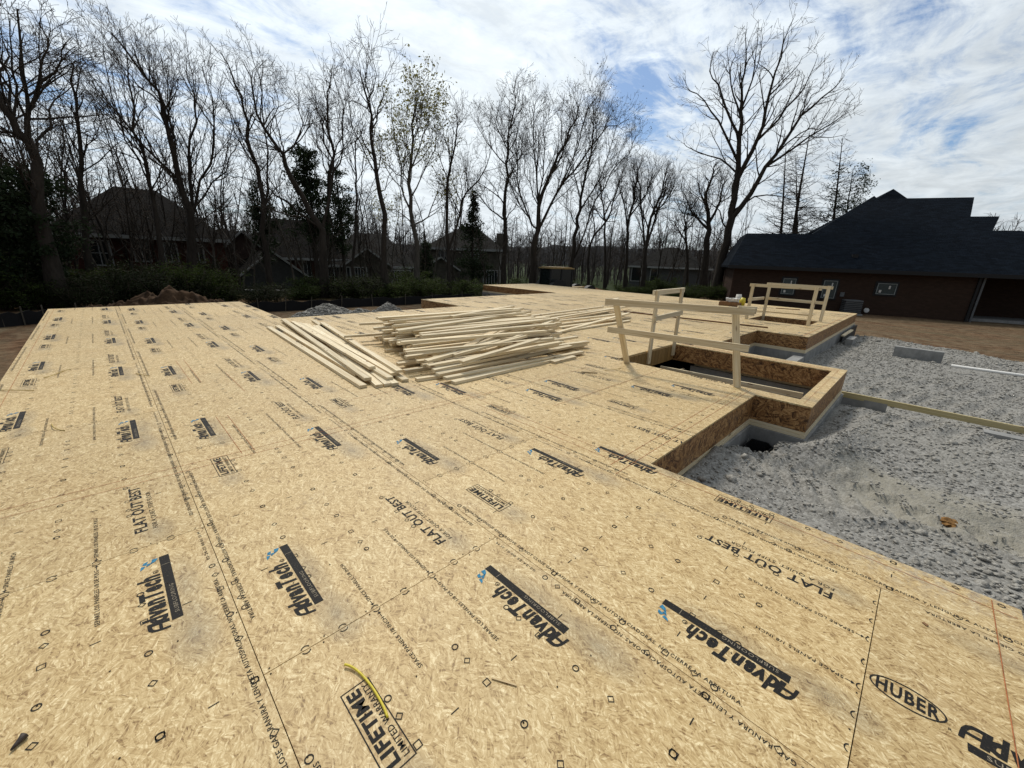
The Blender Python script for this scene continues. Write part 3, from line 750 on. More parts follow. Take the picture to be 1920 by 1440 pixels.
for (dist, r, k, xs, ys, cells, area) in pieces:
    ox, oy = r * W, ys[-1] + .0018
    full = len(xs) == 2 and len(ys) == 2
    cut = oy < -1.3 and xs[0] > 5.4                                   # narrow strips round the bay were ripped from plain stock
    if n_p < 96:
        if full and 'p' in FULLP: me = FULLP['p']
        else:
            mb = MB(); cells_mesh(mb, xs, ys, cells, ox, oy); me = mb.mesh('floor_panel', OSB)
            if full: FULLP['p'] = me
        o = link('floor_panel', me, deck, (ox, oy, 0)); n_p += 1
        src = HPRINT if (r == 1 and abs(oy - (2.02 - 2 * LEN)) < .1) else PRINT
        pr = src if full else clipped(src, [(xs[i] - ox, xs[i + 1] - ox, ys[j] - oy, ys[j + 1] - oy) for i, j in cells if not (xs[i] >= 8.06 and ys[j] < -.0 and xs[i] < 8.4) and not (xs[i] > 5.58 and ys[j] < -1.3 and xs[i] < 8.4)])
        if len(pr.polygons): link('panel_print', pr, o)
    else:
        cells_mesh(rest, xs, ys, cells, 0, 0)
        rest_print.append((ox, oy))
if rest.v:
    ro = link('floor_panel', rest.mesh('floor_panel', OSBC), deck); ro['kind'] = 'stuff'
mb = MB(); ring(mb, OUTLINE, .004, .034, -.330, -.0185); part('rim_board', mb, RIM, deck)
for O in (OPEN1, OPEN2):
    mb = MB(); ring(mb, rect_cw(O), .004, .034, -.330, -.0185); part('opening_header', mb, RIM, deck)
mb = MB(); ring(mb, OUTLINE, .000, .120, -.3700, -.3320); part('sill_plate', mb, LUM, deck)
mb = MB(); ring(mb, OUTLINE, -.006, .114, -.4100, -.3725); part('sill_plate', mb, LUM, deck)
# joist ends showing on the face of the stair opening
for i in range(16):
    mb = MB(); x = 5.88 + i * .136; mb.bb(x, x + .128, .795, .8235, -.322, -.022); part('web_block', mb, WEB, deck)
# chalk lines snapped for the wall plates
def chalk(p, q, w_=.0035):
    mb = MB(); p = np.array(p); q = np.array(q); d = (q - p) / np.linalg.norm(q - p); n = np.array([-d[1], d[0]]) * w_ / 2
    mb.add([(*(p - n), .0026), (*(q - n), .0026), (*(q + n), .0026), (*(p + n), .0026)], [(0, 1, 2, 3)]); part('chalk_line', mb, REDC, deck)
for p_, q_ in (((-1.10, -3.3), (-1.11, 12.25)), ((-1.2, .98), (2.9, .88)), ((-1.2, .86), (5.0, .78)), ((3.2, .01), (5.85, -.01)), ((2.70, 1.6), (2.68, -3.34)), ((2.58, .6), (2.59, -1.2)),
               ((2.4, -1.29), (5.8, -1.28)), ((2.5, -1.18), (5.55, -1.16)), ((.385, .9), (.385, 1.9)), ((.475, .9), (.475, 1.9)), ((.385, 3.3), (.385, 4.7)), ((.475, 3.3), (.475, 4.7)), ((.78, 2.6), (.78, 3.6)),
               ((1.5, -3.26), (2.76, -3.26)), ((8.13, -1.9), (8.13, .7)), ((8.22, -1.9), (8.22, .7)), ((5.7, -1.9), (8.3, -1.9)), ((11.95, -.7), (20.3, -.7)), ((12.05, .2), (12.05, 9)), ((5.3, 1.4), (11.6, 1.1)), ((1.5, 1.6), (2.9, 1.55))):
    chalk(p_, q_, .0035 if abs(p_[0]) < 6 else .012)

# ------------------------------------------------------------------ foundation
found = thing('foundation_wall', 'grey poured concrete foundation wall under the wooden subfloor deck', 'foundation', (5, 3, -2.0))
mb = MB(); ring(mb, OUTLINE, -.035, .17, -2.6, -.413); part('concrete_wall', mb, CONC, found)
mb = MB(); mb.bb(8.47, 11.76, -.86, -.64, -2.6, -.47); part('areaway_wall', mb, CONC, found)
mb = MB(); mb.bb(17.2, 20.56, -.925, -.9055, -1.6, -.43); part('void_shade_panel', mb, VOID_SHADE, found)  # added dark sheet, painted shade of the void below the rim
mb = MB(); mb.bb(16.4, 17.3, -1.28, -1.10, -2.2, -.50); part('jog_wall', mb, CONC, found)
mb = MB(); mb.bb(8.46, 8.62, -2.60, -.95, -1.1, -.455); part('ledge', mb, CONC, found)

_g0 = grv
def bed_cut():
    """push the stone bed down where the building stands"""
    o = bpy.data.objects['gravel_bed']; me = o.data; n = len(me.vertices); co = np.empty(n * 3, np.float32); me.vertices.foreach_get('co', co); co = co.reshape(-1, 3)
    x, y = co[:, 0], co[:, 1]
    ins = ((x < 2.86) & (y > -3.3)) | ((x < 5.62) & (y > -1.37)) | ((x > 5.62) & (x < 8.36) & (y > -1.95)) | ((x > 8.3) & (y > .28)) | ((x > 11.87) & (x < 20.4) & (y > -.8)) | ((x > 8.3) & (x < 11.9) & (y > -.75))
    co[ins, 2] = np.where((x > 8.3) & (x < 11.9), -1.1, -2.4)[ins]; me.vertices.foreach_set('co', co.ravel()); me.update()
bed_cut()

t = thing('shaded_hole_lining', 'shaded hole in the gravel against the foundation corner, its shade painted as black lining', 'shaded_hole', (5.30, -1.60, -1.1))  # plain hole; black ring and sheet added to paint its shade
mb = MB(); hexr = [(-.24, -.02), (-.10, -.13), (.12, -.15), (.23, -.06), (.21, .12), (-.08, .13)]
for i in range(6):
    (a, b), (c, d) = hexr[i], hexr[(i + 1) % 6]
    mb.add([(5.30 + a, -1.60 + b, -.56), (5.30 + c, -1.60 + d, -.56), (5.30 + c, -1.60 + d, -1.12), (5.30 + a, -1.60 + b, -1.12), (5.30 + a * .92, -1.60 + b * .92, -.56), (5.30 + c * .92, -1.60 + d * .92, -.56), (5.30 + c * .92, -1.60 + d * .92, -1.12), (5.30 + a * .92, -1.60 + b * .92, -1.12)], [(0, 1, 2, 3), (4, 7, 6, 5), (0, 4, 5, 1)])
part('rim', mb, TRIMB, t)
mb = MB(); mb.add([(5.30 + a * .90, -1.60 + b * .90, -.80) for a, b in hexr] + [(5.30 + a * .90, -1.60 + b * .90, -.86) for a, b in hexr], [(0, 1, 2, 3, 4, 5), (11, 10, 9, 8, 7, 6)]); part('shade_sheet', mb, TRIMB, t)  # black sheet painting the shade down in the hole
# stubs of garage foundation poking out of the stone, a pipe, a form board
mb = MB(); mb.bb(15.35, 15.55, -3.28, -2.30, -1.1, -.40); solo('foundation_stub', mb, CONC, (15.45, -2.8, -1.1), 'short grey concrete foundation stub rising from the gravel near the clay', 'concrete block')
mb = MB(); mb.bb(8.02, 8.20, -4.05, -3.62, -1.1, -.455); solo('foundation_stub', mb, CONC, (8.11, -3.85, -1.1), 'concrete stub nearly flush with the gravel beside the long form board', 'concrete block')
mb = MB(); mb.tube([(13.9, -3.40, -.50), (13.9, -5.2, -.49), (13.86, -7.5, -.50)], .035, 8); solo('plastic_pipe', mb, PIPEW, (13.9, -4.5, -.5), 'long thin white plastic pipe lying half buried in the gravel', 'pipe', smooth=True)
mb = MB(); mb.beam((8.47, -1.95, -.43), (8.60, -6.6, -.46), .04, .09); solo('form_board', mb, LUMG, (8.5, -4, -.47), 'long greenish form board on edge running across the gravel to the right', 'board')
mb = MB(); mb.beam((16.6, -.98, -.44), (18.6, -.98, -.445), .09, .04); solo('plank_offcut', mb, LUM, (17, -.98, -.46), 'pale plank lying under the far corner of the deck on the concrete jog', 'board')
# clod of orange clay on the stone
def clod(cx, cy, cz, r, seed, M, nm, label, cat):
    rs = np.random.RandomState(seed); bm = bmesh.new(); bmesh.ops.create_icosphere(bm, subdivisions=3, radius=r)
    for v in bm.verts:
        c0 = v.co / r; n = 1 + 1.1 * float(fbm(c0.x * 3 + seed + c0.z, c0.y * 3 + c0.z * 2.3, .9, 4)) + .25 * (float(vn(c0.x * 9 + 30, c0.y * 9 + c0.z * 7)) - .5); v.co *= n; v.co.x *= 1.2; v.co.z *= .5
    me = bpy.data.meshes.new(nm); bm.to_mesh(me); bm.free(); me.materials.append(M)
    return tag(link(nm, me, None, (cx, cy, cz)), label, cat)
CLAY = plain("orange_clay", (.20, .11, .042), .95, .1, .5, 30)
clod(4.83, -3.27, float(grv(4.83, -3.27)) + .02, .062, 3, CLAY, 'clay_clod', 'clod of orange clay lying on the dusty track in the gravel', 'clay clod')

# ------------------------------------------------------------------ guard rails
def rail_set(label, posts, rails, base_, name='guard_rail'):
    t = thing(name, label, 'guard rail', base_)
    for (p, q, wd, th, up) in posts:
        mb = MB(); mb.beam(p, q, wd, th, up); part('post', mb, LUM, t)
    for (p, q, wd, th, up, nm) in rails:
        mb = MB(); mb.beam(p, q, wd, th, up); part(nm, mb, LUM, t)
    return t
# leaning rail on the near side of the first opening: both posts and both rails tip towards the camera
A0, A1 = PZ(1176, 684, -.03), PZ(1154, 560, 1.05)
B0, B1 = PZ(1382, 730, -.03), PZ(1379, 577, 1.05)
T0, T1 = PZ(1134, 566, 1.03), PZ(1416, 586, 1.03)
U0, U1 = PZ(1139, 618, .56), PZ(1405, 655, .56)
nrm = np.array([.94, -.06, .30]); nrm /= np.linalg.norm(nrm)
ax_ = (T1 - T0) / np.linalg.norm(T1 - T0)
back = np.cross(ax_, (0, 0, 1)); back *= np.sign(back @ np.array([1, 0, 0])); back /= np.linalg.norm(back)
rail_set('leaning two-post guard rail of raw studs on the near side of the bay opening',
         [(A0, A1, .089, .038, back), (B0, B1, .089, .038, back)],
         [(T0 + back * .040, T1 + back * .040, .038, .089, (0, 0, 1), 'top_rail'), (U0 + back * .040, U1 + back * .040, .038, .089, (0, 0, 1), 'mid_rail'),
          (PZ(1384, 581, 1.05) + back * .079, PZ(1420, 583, 1.05) + back * .079, .038, .089, (0, 0, 1), 'splice_rail')], (A0[0], A0[1], 0))
rail_set('narrow guard rail of raw studs fixed inside the far left face of the bay opening',
         [((6.93, .770, -.24), (6.93, .775, 1.12), .089, .038, (0, 1, 0)), ((7.96, .770, -.22), (7.96, .78, 1.13), .089, .038, (0, 1, 0))],
         [((6.85, .815, 1.07), (8.12, .815, 1.09), .038, .089, (0, 0, 1), 'top_rail'), ((6.87, .732, .62), (8.0, .732, .66), .038, .089, (0, 0, 1), 'mid_rail')], (7.4, .8, 0))
x0, x1, y0, y1 = 14.20, 15.88, -.40, 1.26
rail_set('box-shaped guard rail of raw studs around the small square opening beyond',
         [((x0, y1, -.1), (x0, y1, 1.09), .089, .038, (1, 0, 0)), ((x1 - .07, y1 - .06, -.24), (x1 - .07, y1 - .06, 1.09), .089, .038, (1, 0, 0)), ((x0, y0 + .03, -.02), (x0, y0 + .03, 1.10), .089, .038, (1, 0, 0)), ((x1, y0, -.02), (x1, y0, 1.10), .089, .038, (1, 0, 0))],
         [((x0 + .04, y1 + .10, 1.045), (x0 + .04, y0 - .08, 1.055), .038, .089, (0, 0, 1), 'top_rail'), ((x1 + .04, y1 + .06, 1.05), (x1 + .04, y0 - .10, 1.045), .038, .089, (0, 0, 1), 'top_rail'),
          ((x0, y1 + .045, .60), (x1 - .05, y1 + .045, .58), .038, .089, (0, 0, 1), 'mid_rail'), ((x1 + .04, y1, .58), (x1 + .04, y0 - .03, .57), .038, .089, (0, 0, 1), 'mid_rail')], (15, .4, 0))
# stair landing framing and a loose brace down in the opening
t = thing('stair_landing_frame', 'pale wooden landing frame down in the corner of the bay opening', 'framing', (7.6, .5, -1.1))
for nm, a, b, c, d in (('joist', (7.35, .52, -.52), (8.00, .52, -.52), .04, .14), ('joist', (6.2, .60, -.50), (7.9, .64, -.50), .09, .04), ('stud', (7.42, .50, -.62), (7.42, .50, -1.3), .09, .04), ('stud', (7.80, .50, -.62), (7.80, .50, -1.3), .09, .04)):
    mb = MB(); mb.beam(a, b, c, d, (1, 0, 0) if nm == 'stud' else (0, 0, 1)); part(nm, mb, LUM, t)
mb = MB(); mb.beam(PZ(1238, 690, -.38), PZ(1505, 742, -.42), .04, .089); solo('brace_board', mb, LUM, tuple(PZ(1380, 715, -.45)), 'loose board spanning diagonally across inside the bay opening', 'board')

# ------------------------------------------------------------------ lumber
STUDS = {}
def stud(p, q, wd=.089, th=.038, M=None, label=None, group=None, roll=0, name='lumber_stud'):
    """p, q: centre line of the upper face, world"""
    p = np.array(p, float); q = np.array(q, float); d = q - p; L = float(np.linalg.norm(d)); d /= L
    key = (round(L / .05), wd, th, (M or LUM).name)
    if key not in STUDS:
        mb = MB(); mb.box((0, 0, -th / 2), (L / 2, 0, 0), (0, wd / 2, 0), (0, 0, th / 2)); STUDS[key] = mb.mesh('lumber_stud', M or LUM)
    o = link(name, STUDS[key]); s = np.cross((0, 0, 1), d); s /= np.linalg.norm(s); u = np.cross(d, s)
    if roll: s, u = s * math.cos(roll) + u * math.sin(roll), u * math.cos(roll) - s * math.sin(roll)
    c = (p + q) / 2; mtx = Matrix.Identity(4)
    for i in range(3): mtx[i][0] = d[i]; mtx[i][1] = s[i]; mtx[i][2] = u[i]; mtx[i][3] = c[i]
    o.matrix_world = mtx
    return tag(o, label, 'lumber', group)
def sp(a, za, b, zb, **k): return stud(PZ(*a, za), PZ(*b, zb), **k)
GL = 'boards fanned out to the left of the main lumber pile'
fan = [((504, 612), .040, (681, 722), .040, 'outermost left board of the fanned group, lying flat on the deck'),
       ((520, 610), .040, (672, 700), .040, 'second board from the left of the fanned group, half under a tilted one'),
       ((531, 598), .072, (690, 708), .085, 'tilted board of the fanned group with knots and a rough near end, third from left'),
       ((549, 602), .080, (698, 687), .115, 'board of the fanned group resting on others, its near end furthest back'),
       ((571, 606), .078, (739, 699), .080, 'bright board of the fanned group ending on top of the short row'),
       ((576, 607), .040, (711, 721), .040, 'wide-looking flat board under the fanned ones, left of three level near ends'),
       ((590, 610), .040, (727, 719), .040, 'flat board of the fanned group with the middle of three level near ends'),
       ((598, 609), .040, (741, 718), .040, 'flat board of the fanned group with the right of three level near ends'),
       ((560, 604), .074, (731, 707), .077, 'board of the fanned group just below the bright top one'),
       ((588, 600), .040, (760, 711), .040, 'rightmost flat board of the fanned group, its near end nearest the pile'),
       ((604, 604), .085, (749, 694), .118, 'board crossing over the fanned group from the upper left, topmost of them')]
for a, za, b, zb, lab in fan: sp(a, za, b, zb, label=lab, group=GL)

GP = 'boards in the main lumber pile'
rs = random.Random(11)
def prof(y): return min(.40, max(0.0, (y - 1.72) * .62))
for k in range(10):
    z = .040 * (k + 1)
    ylo = 1.95 + .062 * k * 1.35 + (.42 if k >= 4 else 0); yhi = 4.75 - .045 * k
    y = ylo
    lay = rs.uniform(-.05, .02) - .07
    while y < yhi:
        x = 2.78 + .30 * (y - 1.6) + rs.uniform(-.42, .26) + .02 * k; L = rs.choice([3.05, 3.05, 3.05, 3.2, 2.95])
        a = lay + rs.uniform(-.026, .026)
        if rs.random() < .80:
            stud((x, y, z + .0006 * k), (x + L * math.cos(a), y + L * math.sin(a), z + rs.uniform(0, .002)), label='pale stud stacked inside the main lumber pile', group=GP)
        y += .112 + rs.uniform(0, .075)
top = [((717, 599), .42, (994, 583), .42, 'long bright stud along the far top edge of the main pile'),
       ((735, 611), .41, (998, 596), .40, 'second stud from the far edge on top of the main pile'),
       ((772, 620), .40, (1023, 600), .41, 'weathered stud with rough edge on top of the main pile'),
       ((790, 628), .42, (1040, 606), .41, 'stud on top of the main pile whose right end is highest'),
       ((752, 640), .40, (1023, 619), .40, 'bright stud near the front top of the main pile, its square left end overhanging'),
       ((762, 659), .30, (1036, 633), .31, 'bright stud bridging the hollow in front of the main pile'),
       ((640, 648), .20, (790, 636), .25, None),
       ((850, 664), .235, (985, 628), .36, 'stud slanting up into the hollow of the pile, upper of two'),
       ((865, 677), .225, (1010, 634), .36, 'stud slanting up from the front of the pile with a bright square end'),
       ((799, 675), .20, (935, 636), .33, 'stud slanting up from the front left of the pile'),
       ((802, 684), .155, (1050, 640), .27, 'stud low on the front of the pile with a pale broken left end'),
       ((812, 692), .115, (1045, 644), .20, 'stud low on the front slope of the pile, third above the deck'),
       ((820, 700), .080, (1070, 647), .115, 'stud on the front slope of the pile, second above the deck'),
       ((834, 707), .075, (1092, 658), .060, 'long stud along the foot of the pile, its right end furthest out'),
       ((848, 715), .040, (1075, 664), .040, 'long stud flat on the deck along the foot of the pile'),
       ((780, 709), .040, (980, 680), .040, 'stud flat on the deck jutting out at the near left corner of the pile'),
       ((1036, 677), .040, (1077, 667), .040, 'short offcut lying flat beside the right foot of the pile'),
       ((673, 606), .31, (900, 596), .33, 'stud projecting furthest left from the far side of the pile'),
       ((700, 614), .30, (880, 604), .34, 'stud projecting to the left below the far top stud of the pile'),
       ((830, 594), .44, (980, 577), .47, 'stud slanting to the upper right across the far top of the pile'),
       ((846, 592), .48, (962, 573), .50, 'thin-looking topmost stud at the far right of the pile'),
       ((645, 629), .17, (860, 615), .20, 'stud projecting left from the middle of the pile near the fanned boards')]
for a, za, b, zb, lab in top:
    if lab: sp(a, za, b, zb, label=lab, group=GP, roll=rs.uniform(-.06, .06), M=LUMW if 'weathered' in lab else None)
for i in range(6):
    x = 3.15 + .26 * i + rs.uniform(-.08, .08); y = 1.95 + rs.uniform(0, .25); z = .11 + .02 * i * (i < 6) + rs.uniform(0, .05); a = rs.uniform(.22, .48); L = 1.9
    stud((x, y, z), (x + L * math.cos(a), y + L * math.sin(a), z + rs.uniform(.16, .26)), label='stud lying askew across the hollow front of the main pile', group=GP, roll=rs.uniform(-.15, .15))
for i in range(5):
    x = 3.0 + rs.uniform(0, .8); y = 2.7 + .38 * i; a = rs.uniform(-.28, .12); z = .425 + .012 * i
    stud((x, y, z), (x + 3.05 * math.cos(a), y + 3.05 * math.sin(a), z + .03), label='stud lying loose and crooked on the top layer of the main pile', group=GP, roll=rs.uniform(-.2, .2))
GR = 'long boards spread behind the main lumber pile'
far = [((990, 592), .11, (1130, 574), .11, 'farthest long board spread to the right behind the pile'), ((1000, 595), .08, (1150, 577), .10, 'second farthest long board behind the pile'),
       ((1020, 598), .12, (1181, 573), .13, 'long board behind the pile whose tip reaches furthest right, with a pointed end'), ((1024, 603), .08, (1170, 587), .09, 'long flat board in the middle of the spread behind the pile'),
       ((1030, 609), .04, (1160, 593), .05, 'lowest long board in the middle of the spread behind the pile'), ((1045, 622), .045, (1180, 586), .16, 'board slanting up to the right over the spread behind the pile'),
       ((1060, 619), .04, (1181, 600), .045, 'near board of the spread behind the pile, flat on the deck'), ((1010, 606), .04, (1140, 583), .05, 'board under the others in the spread behind the pile'),
       ((1050, 613), .04, (1181, 594), .05, 'second nearest board of the spread behind the pile')]
for a, za, b, zb, lab in far: sp(a, za, b, zb, label=lab, group=GR)
sp((1170, 583), .035, (1440, 613), .035, wd=.05, th=.03, M=LUMD, label='very long thin brown strip lying on the deck behind the near guard rail', name='wood_strip')
sp((1395, 580), .03, (1525, 591), .03, wd=.06, th=.03, M=LUMW, label='thin strip lying across the deck just beyond the small square opening', name='wood_strip')
sp((1455, 577), .03, (1500, 580), .03, wd=.04, th=.03, M=LUMD, label='short dark stick on the deck beyond the small square opening', name='wood_strip')
sp((1090, 696), .02, (1120, 698), .02, wd=.025, th=.012, M=LUMW, label='thin wood sliver on the deck left of the near guard rail', name='wood_sliver')

# ------------------------------------------------------------------ small things on the deck
def curve_tube(pts, r, name, M, label, cat, k=8):
    P_ = np.array(pts, float); t = np.linspace(0, 1, len(P_)); tt = np.linspace(0, 1, 22)
    c = np.polyfit(t, P_, min(3, len(P_) - 1)); Q = sum(np.outer(tt ** (len(c) - 1 - i), c[i]) for i in range(len(c)))
    mb = MB(); mb.tube(Q, r, k); return solo(name, mb, M, tuple(Q[0]), label, cat, smooth=True)
curve_tube([PZ(646, 1246, .012), PZ(668, 1256, .010), PZ(692, 1280, .008), PZ(712, 1312, .007), PZ(727, 1345, .006)], .0046, 'yellow_cable', YEL, 'short curved piece of yellow cable lying over the boxed lettering', 'cable')
for pts, lab in (([(82, 708), (100, 703), (118, 696), (133, 693)], 'cut yellow strap curl on the far left panels of the deck'),
                 ([(97, 795), (102, 802), (112, 806), (121, 807)], 'short hooked yellow strap piece lying at a panel joint on the left'),
                 ([(0, 731), (30, 731.5), (64, 732)], 'thin yellow strap lying straight at the left edge of the deck'),
                 ([(255, 700), (268, 703), (281, 705)], 'thin yellow strap scrap on the seam in the left wing'),
                 ([(1134, 694), (1150, 693), (1165, 690)], 'thin yellow strap scrap near the foot of the leaning post')):
    curve_tube([PZ(x, y, .006 + .012 * (i == 1)) for i, (x, y) in enumerate(pts)], .0042, 'strap_scrap', STRAPM, lab, 'strap', 5)
mb = MB(); q0 = PZ(20, 1407, .008); q1 = PZ(46, 1378, .012); q2 = q0 + (q1 - q0) * .35; mb.tube([q0, q2, q0 + (q1 - q0) * .7, q1, q1 + (q1 - q0) * .06], [.003, .0065, .0085, .0125, .006], 9)
solo('rusty_plug', mb, plain('rusty_dark_metal', (.055, .040, .032), .6, .4, .5, 90), tuple(q0), 'small dark rusty plug lying on the deck at the lower left', 'plug', smooth=True)
def chip(px, py, L, w_, ang, M, lab, z=.004):
    c = PZ(px, py, z); mb = MB(); d = np.array([math.cos(ang), math.sin(ang), 0]); n = np.array([-d[1], d[0], 0])
    mb.box((c[0], c[1], z), d * L / 2, n * w_ / 2, (0, 0, .0018)); solo('wood_chip', mb, M, (c[0], c[1], 0), lab, 'wood chip')
chip(1035, 1010, .012, .006, .3, LUMW, 'tiny wood chip on the bare board between the rows of lettering')
chip(1735, 1170, .02, .012, 1, LUMD, 'dark wood chip near the foreground lettering on the right')
chip(945, 1278, .10, .006, 2.1, LUMW, 'long thin splinter beside a printed square in the foreground')
# cartons
t = thing('nail_carton', 'flat brown cardboard carton on the far part of the deck', 'carton', (18.4, 3.15, 0))
mb = MB(); mb.bb(18.15, 18.65, 2.78, 3.50, .003, .14); part('box_body', mb, CARD, t); mb = MB(); mb.bb(18.16, 18.40, 2.79, 3.49, .1405, .165); part('open_flap', mb, CARD, t)
mb = MB()
rsx = np.random.RandomState(2); nn = 9
for i in range(nn):
    for j in range(nn): pass
bm = bmesh.new(); bmesh.ops.create_cube(bm, size=1); bmesh.ops.subdivide_edges(bm, edges=bm.edges[:], cuts=5, use_grid_fill=True)
for v in bm.verts:
    v.co.x *= .26; v.co.y *= .42; v.co.z *= .12; v.co += Vector((float(fbm(v.co.x * 9, v.co.y * 9, 1.7)), float(fbm(v.co.y * 8 + 4, v.co.z * 9, 1.7)), float(fbm(v.co.x * 8, v.co.y * 7 + 9, 1.7)))) * .12
me = bpy.data.meshes.new('paper_bag'); bm.to_mesh(me); bm.free(); me.materials.append(PAPER)
tag(link('paper_bag', me, None, (18.38, 3.05, .25)), 'crumpled white paper bag lying on top of the brown carton', 'bag')
t = thing('tool_pouch', 'yellow and white cloth bundle standing behind the carton', 'bundle', (18.75, 2.86, 0))
mb = MB(); mb.tube([(18.78, 2.82, 0), (18.79, 2.80, .2), (18.80, 2.78, .34)], [.13, .12, .08], 10); part('yellow_side', mb, YEL, t, smooth=True)
mb = MB(); mb.tube([(18.92, 2.98, 0.02), (18.92, 3.0, .25), (18.93, 3.02, .46)], [.13, .14, .10], 10); part('white_side', mb, PAPER, t, smooth=True)

# ------------------------------------------------------------------ houses
def hbox(mb, H, s0, s1, b0, b1, z0, z1, mi=0):
    c = H((s0 + s1) / 2, (b0 + b1) / 2, (z0 + z1) / 2); u = (H(1, 0, 0) - H(0, 0, 0)); n = (H(0, 1, 0) - H(0, 0, 0))
    mb.box(c, u * (s1 - s0) / 2, n * (b1 - b0) / 2, (0, 0, (z1 - z0) / 2), mi)
def slope(mb, pts, H, th=.16):
    """a roof plane with thickness; shingle courses follow the slope"""
    Q = [H(*p) for p in pts]; n = np.cross(Q[1] - Q[0], Q[2] - Q[0]); n /= np.linalg.norm(n)
    if n[2] < 0: Q = Q[::-1]; n = -n
    hdir = np.cross((0, 0, 1), n); hdir /= np.linalg.norm(hdir) + 1e-9; vdir = np.cross(n, hdir)
    k = len(Q); low = [q - np.array([0, 0, th]) for q in Q]; uv = [((q @ hdir), (q @ vdir)) for q in Q]
    mb.add(Q + low, [tuple(range(k)), tuple(range(2 * k - 1, k - 1, -1))] + [(i, k + i, k + (i + 1) % k, (i + 1) % k) for i in range(k)],
           [uv, uv[::-1]] + [[(0, 0), (0, th), (1, th), (1, 0)]] * k)
def frame_fn(A, deg=None, u=None):
    u = np.array([math.cos(deg), math.sin(deg)]) if u is None else np.array(u, float); u /= np.linalg.norm(u); n = np.array([-u[1], u[0]])
    if (np.array(A[:2]) - CAM[:2]) @ n < 0: n = -n
    return lambda s, b, z: np.array([A[0] + u[0] * s + n[0] * b, A[1] + u[1] * s + n[1] * b, z])
def window(H, root, s0, s1, z0, z1, b=0.0, trim=TRIMW, glass=GLASS, nx=1, nz=1, fw=.07):
    mb = MB()
    hbox(mb, H, s0 - fw, s0, b - .06, b + .02, z0 - fw, z1 + fw); hbox(mb, H, s1, s1 + fw, b - .06, b + .02, z0 - fw, z1 + fw)
    hbox(mb, H, s0, s1, b - .058, b + .02, z1, z1 + fw); hbox(mb, H, s0, s1, b - .058, b + .02, z0 - fw, z0)
    for i in range(1, nx): x = s0 + (s1 - s0) * i / nx; hbox(mb, H, x - .03, x + .03, b - .045, b, z0, z1)
    for i in range(1, nz): z = z0 + (z1 - z0) * i / nz; hbox(mb, H, s0, s1, b - .040, b, z - .025, z + .025)
    f = part('window', mb, trim, root); mb = MB(); hbox(mb, H, s0, s1, b - .02, b + .015, z0, z1); part('pane', mb, glass, root, f); return f

# the neighbour: long dark brick ranch with a stepped navy roof
HA = (32.3, 7.64); HN = frame_fn(HA, u=(.377, -.926))
t = thing('brick_house', 'long dark brown brick house with stepped navy shingle roof beyond the gravel on the right', 'house', (HA[0], HA[1], -1.3))
mb = MB(); hbox(mb, HN, 0, 13.2, 0, 12, -1.6, 1.62); part('wall', mb, BRICKD, t)
mb = MB(); hbox(mb, HN, 13.203, 26, 3.2, 12, -1.6, 1.60); part('recessed_wall', mb, BRICKD, t)
pit = .615
def rz(b): return 1.66 + pit * (b + .45)
rf = MB()
slope(rf, [(-.45, -.45, 1.66), (26, -.45, 1.66), (26, 3.4, rz(3.4)), (.65, 3.4, rz(3.4))], HN)
slope(rf, [(-.45, -.45, 1.66), (.65, 3.4, rz(3.4)), (.65, 8.5, rz(3.4)), (-.45, 12.4, 1.66)], HN)
slope(rf, [(.65, 3.404, rz(3.4)), (26, 3.404, rz(3.4)), (26, 9, rz(3.4) - .25), (.65, 8.5, rz(3.4) - .25)], HN)
ap = (9.35, 8.7, 7.20); slope(rf, [(4.9, 3.41, rz(3.4)), (10.75, 3.41, rz(3.4)), ap], HN); slope(rf, [ap, (4.9, 3.41, rz(3.4)), (6.0, 14, rz(3.4))], HN); slope(rf, [ap, (10.75, 3.41, rz(3.4)), (14.5, 12.5, 3.9)], HN)
ap2 = (10.75, 9.8, 7.82); slope(rf, [(7.7, 7.4, 5.5), (12.9, 7.4, 5.5), ap2], HN); slope(rf, [ap2, (7.7, 7.4, 5.5), (6.2, 15, 4.5)], HN); slope(rf, [ap2, (12.9, 7.4, 5.5), (15, 15, 4.8)], HN)
def mz(b): return 3.95 + (b - 3.42) * .6107
slope(rf, [(9.6, 5.8, mz(5.8)), (14.15, 5.8, mz(5.8)), (15.05, 8.3, mz(8.3)), (9.6, 8.3, mz(8.3))], HN)
slope(rf, [(9.95, 4.15, mz(4.15)), (14.75, 4.15, mz(4.15)), (15.6, 5.8, mz(5.8)), (9.95, 5.8, mz(5.8))], HN)
slope(rf, [(10.3, 3.42, 3.95), (17.6, 3.42, 3.95), (16.1, 4.15, mz(4.15)), (10.3, 4.15, mz(4.15))], HN)
slope(rf, [(10.6, 8.303, mz(8.3)), (15.05, 8.303, mz(8.3)), (14.2, 13, 4.2), (10.6, 13, 4.2)], HN); slope(rf, [(10.6, 5.803, mz(5.8) - .05), (15.6, 5.803, mz(5.8) - .05), (15.2, 12, 4.2), (10.6, 12, 4.2)], HN)
part('roof', rf, SHNAVY, t)
mb = MB(); hbox(mb, HN, -.44, 26, -.52, -.452, 1.45, 1.68); part('fascia', mb, TRIMB, t)
mb = MB(); hbox(mb, HN, -.44, 26, -.45, 3.18, 1.630, 1.652); part('soffit', mb, TRIMB, t)
mb = MB(); hbox(mb, HN, 13.02, 13.14, -.10, -.004, -1.2, 1.6); part('downspout', mb, TRIMB, t)
mb = MB(); hbox(mb, HN, 13.26, 13.36, -.02, .10, -1.2, 1.6); part('corner_post', mb, METAL, t)
mb = MB(); hbox(mb, HN, 13.21, 25, .6, 3.19, -1.3, -.98); part('porch_slab', mb, CONC, t)
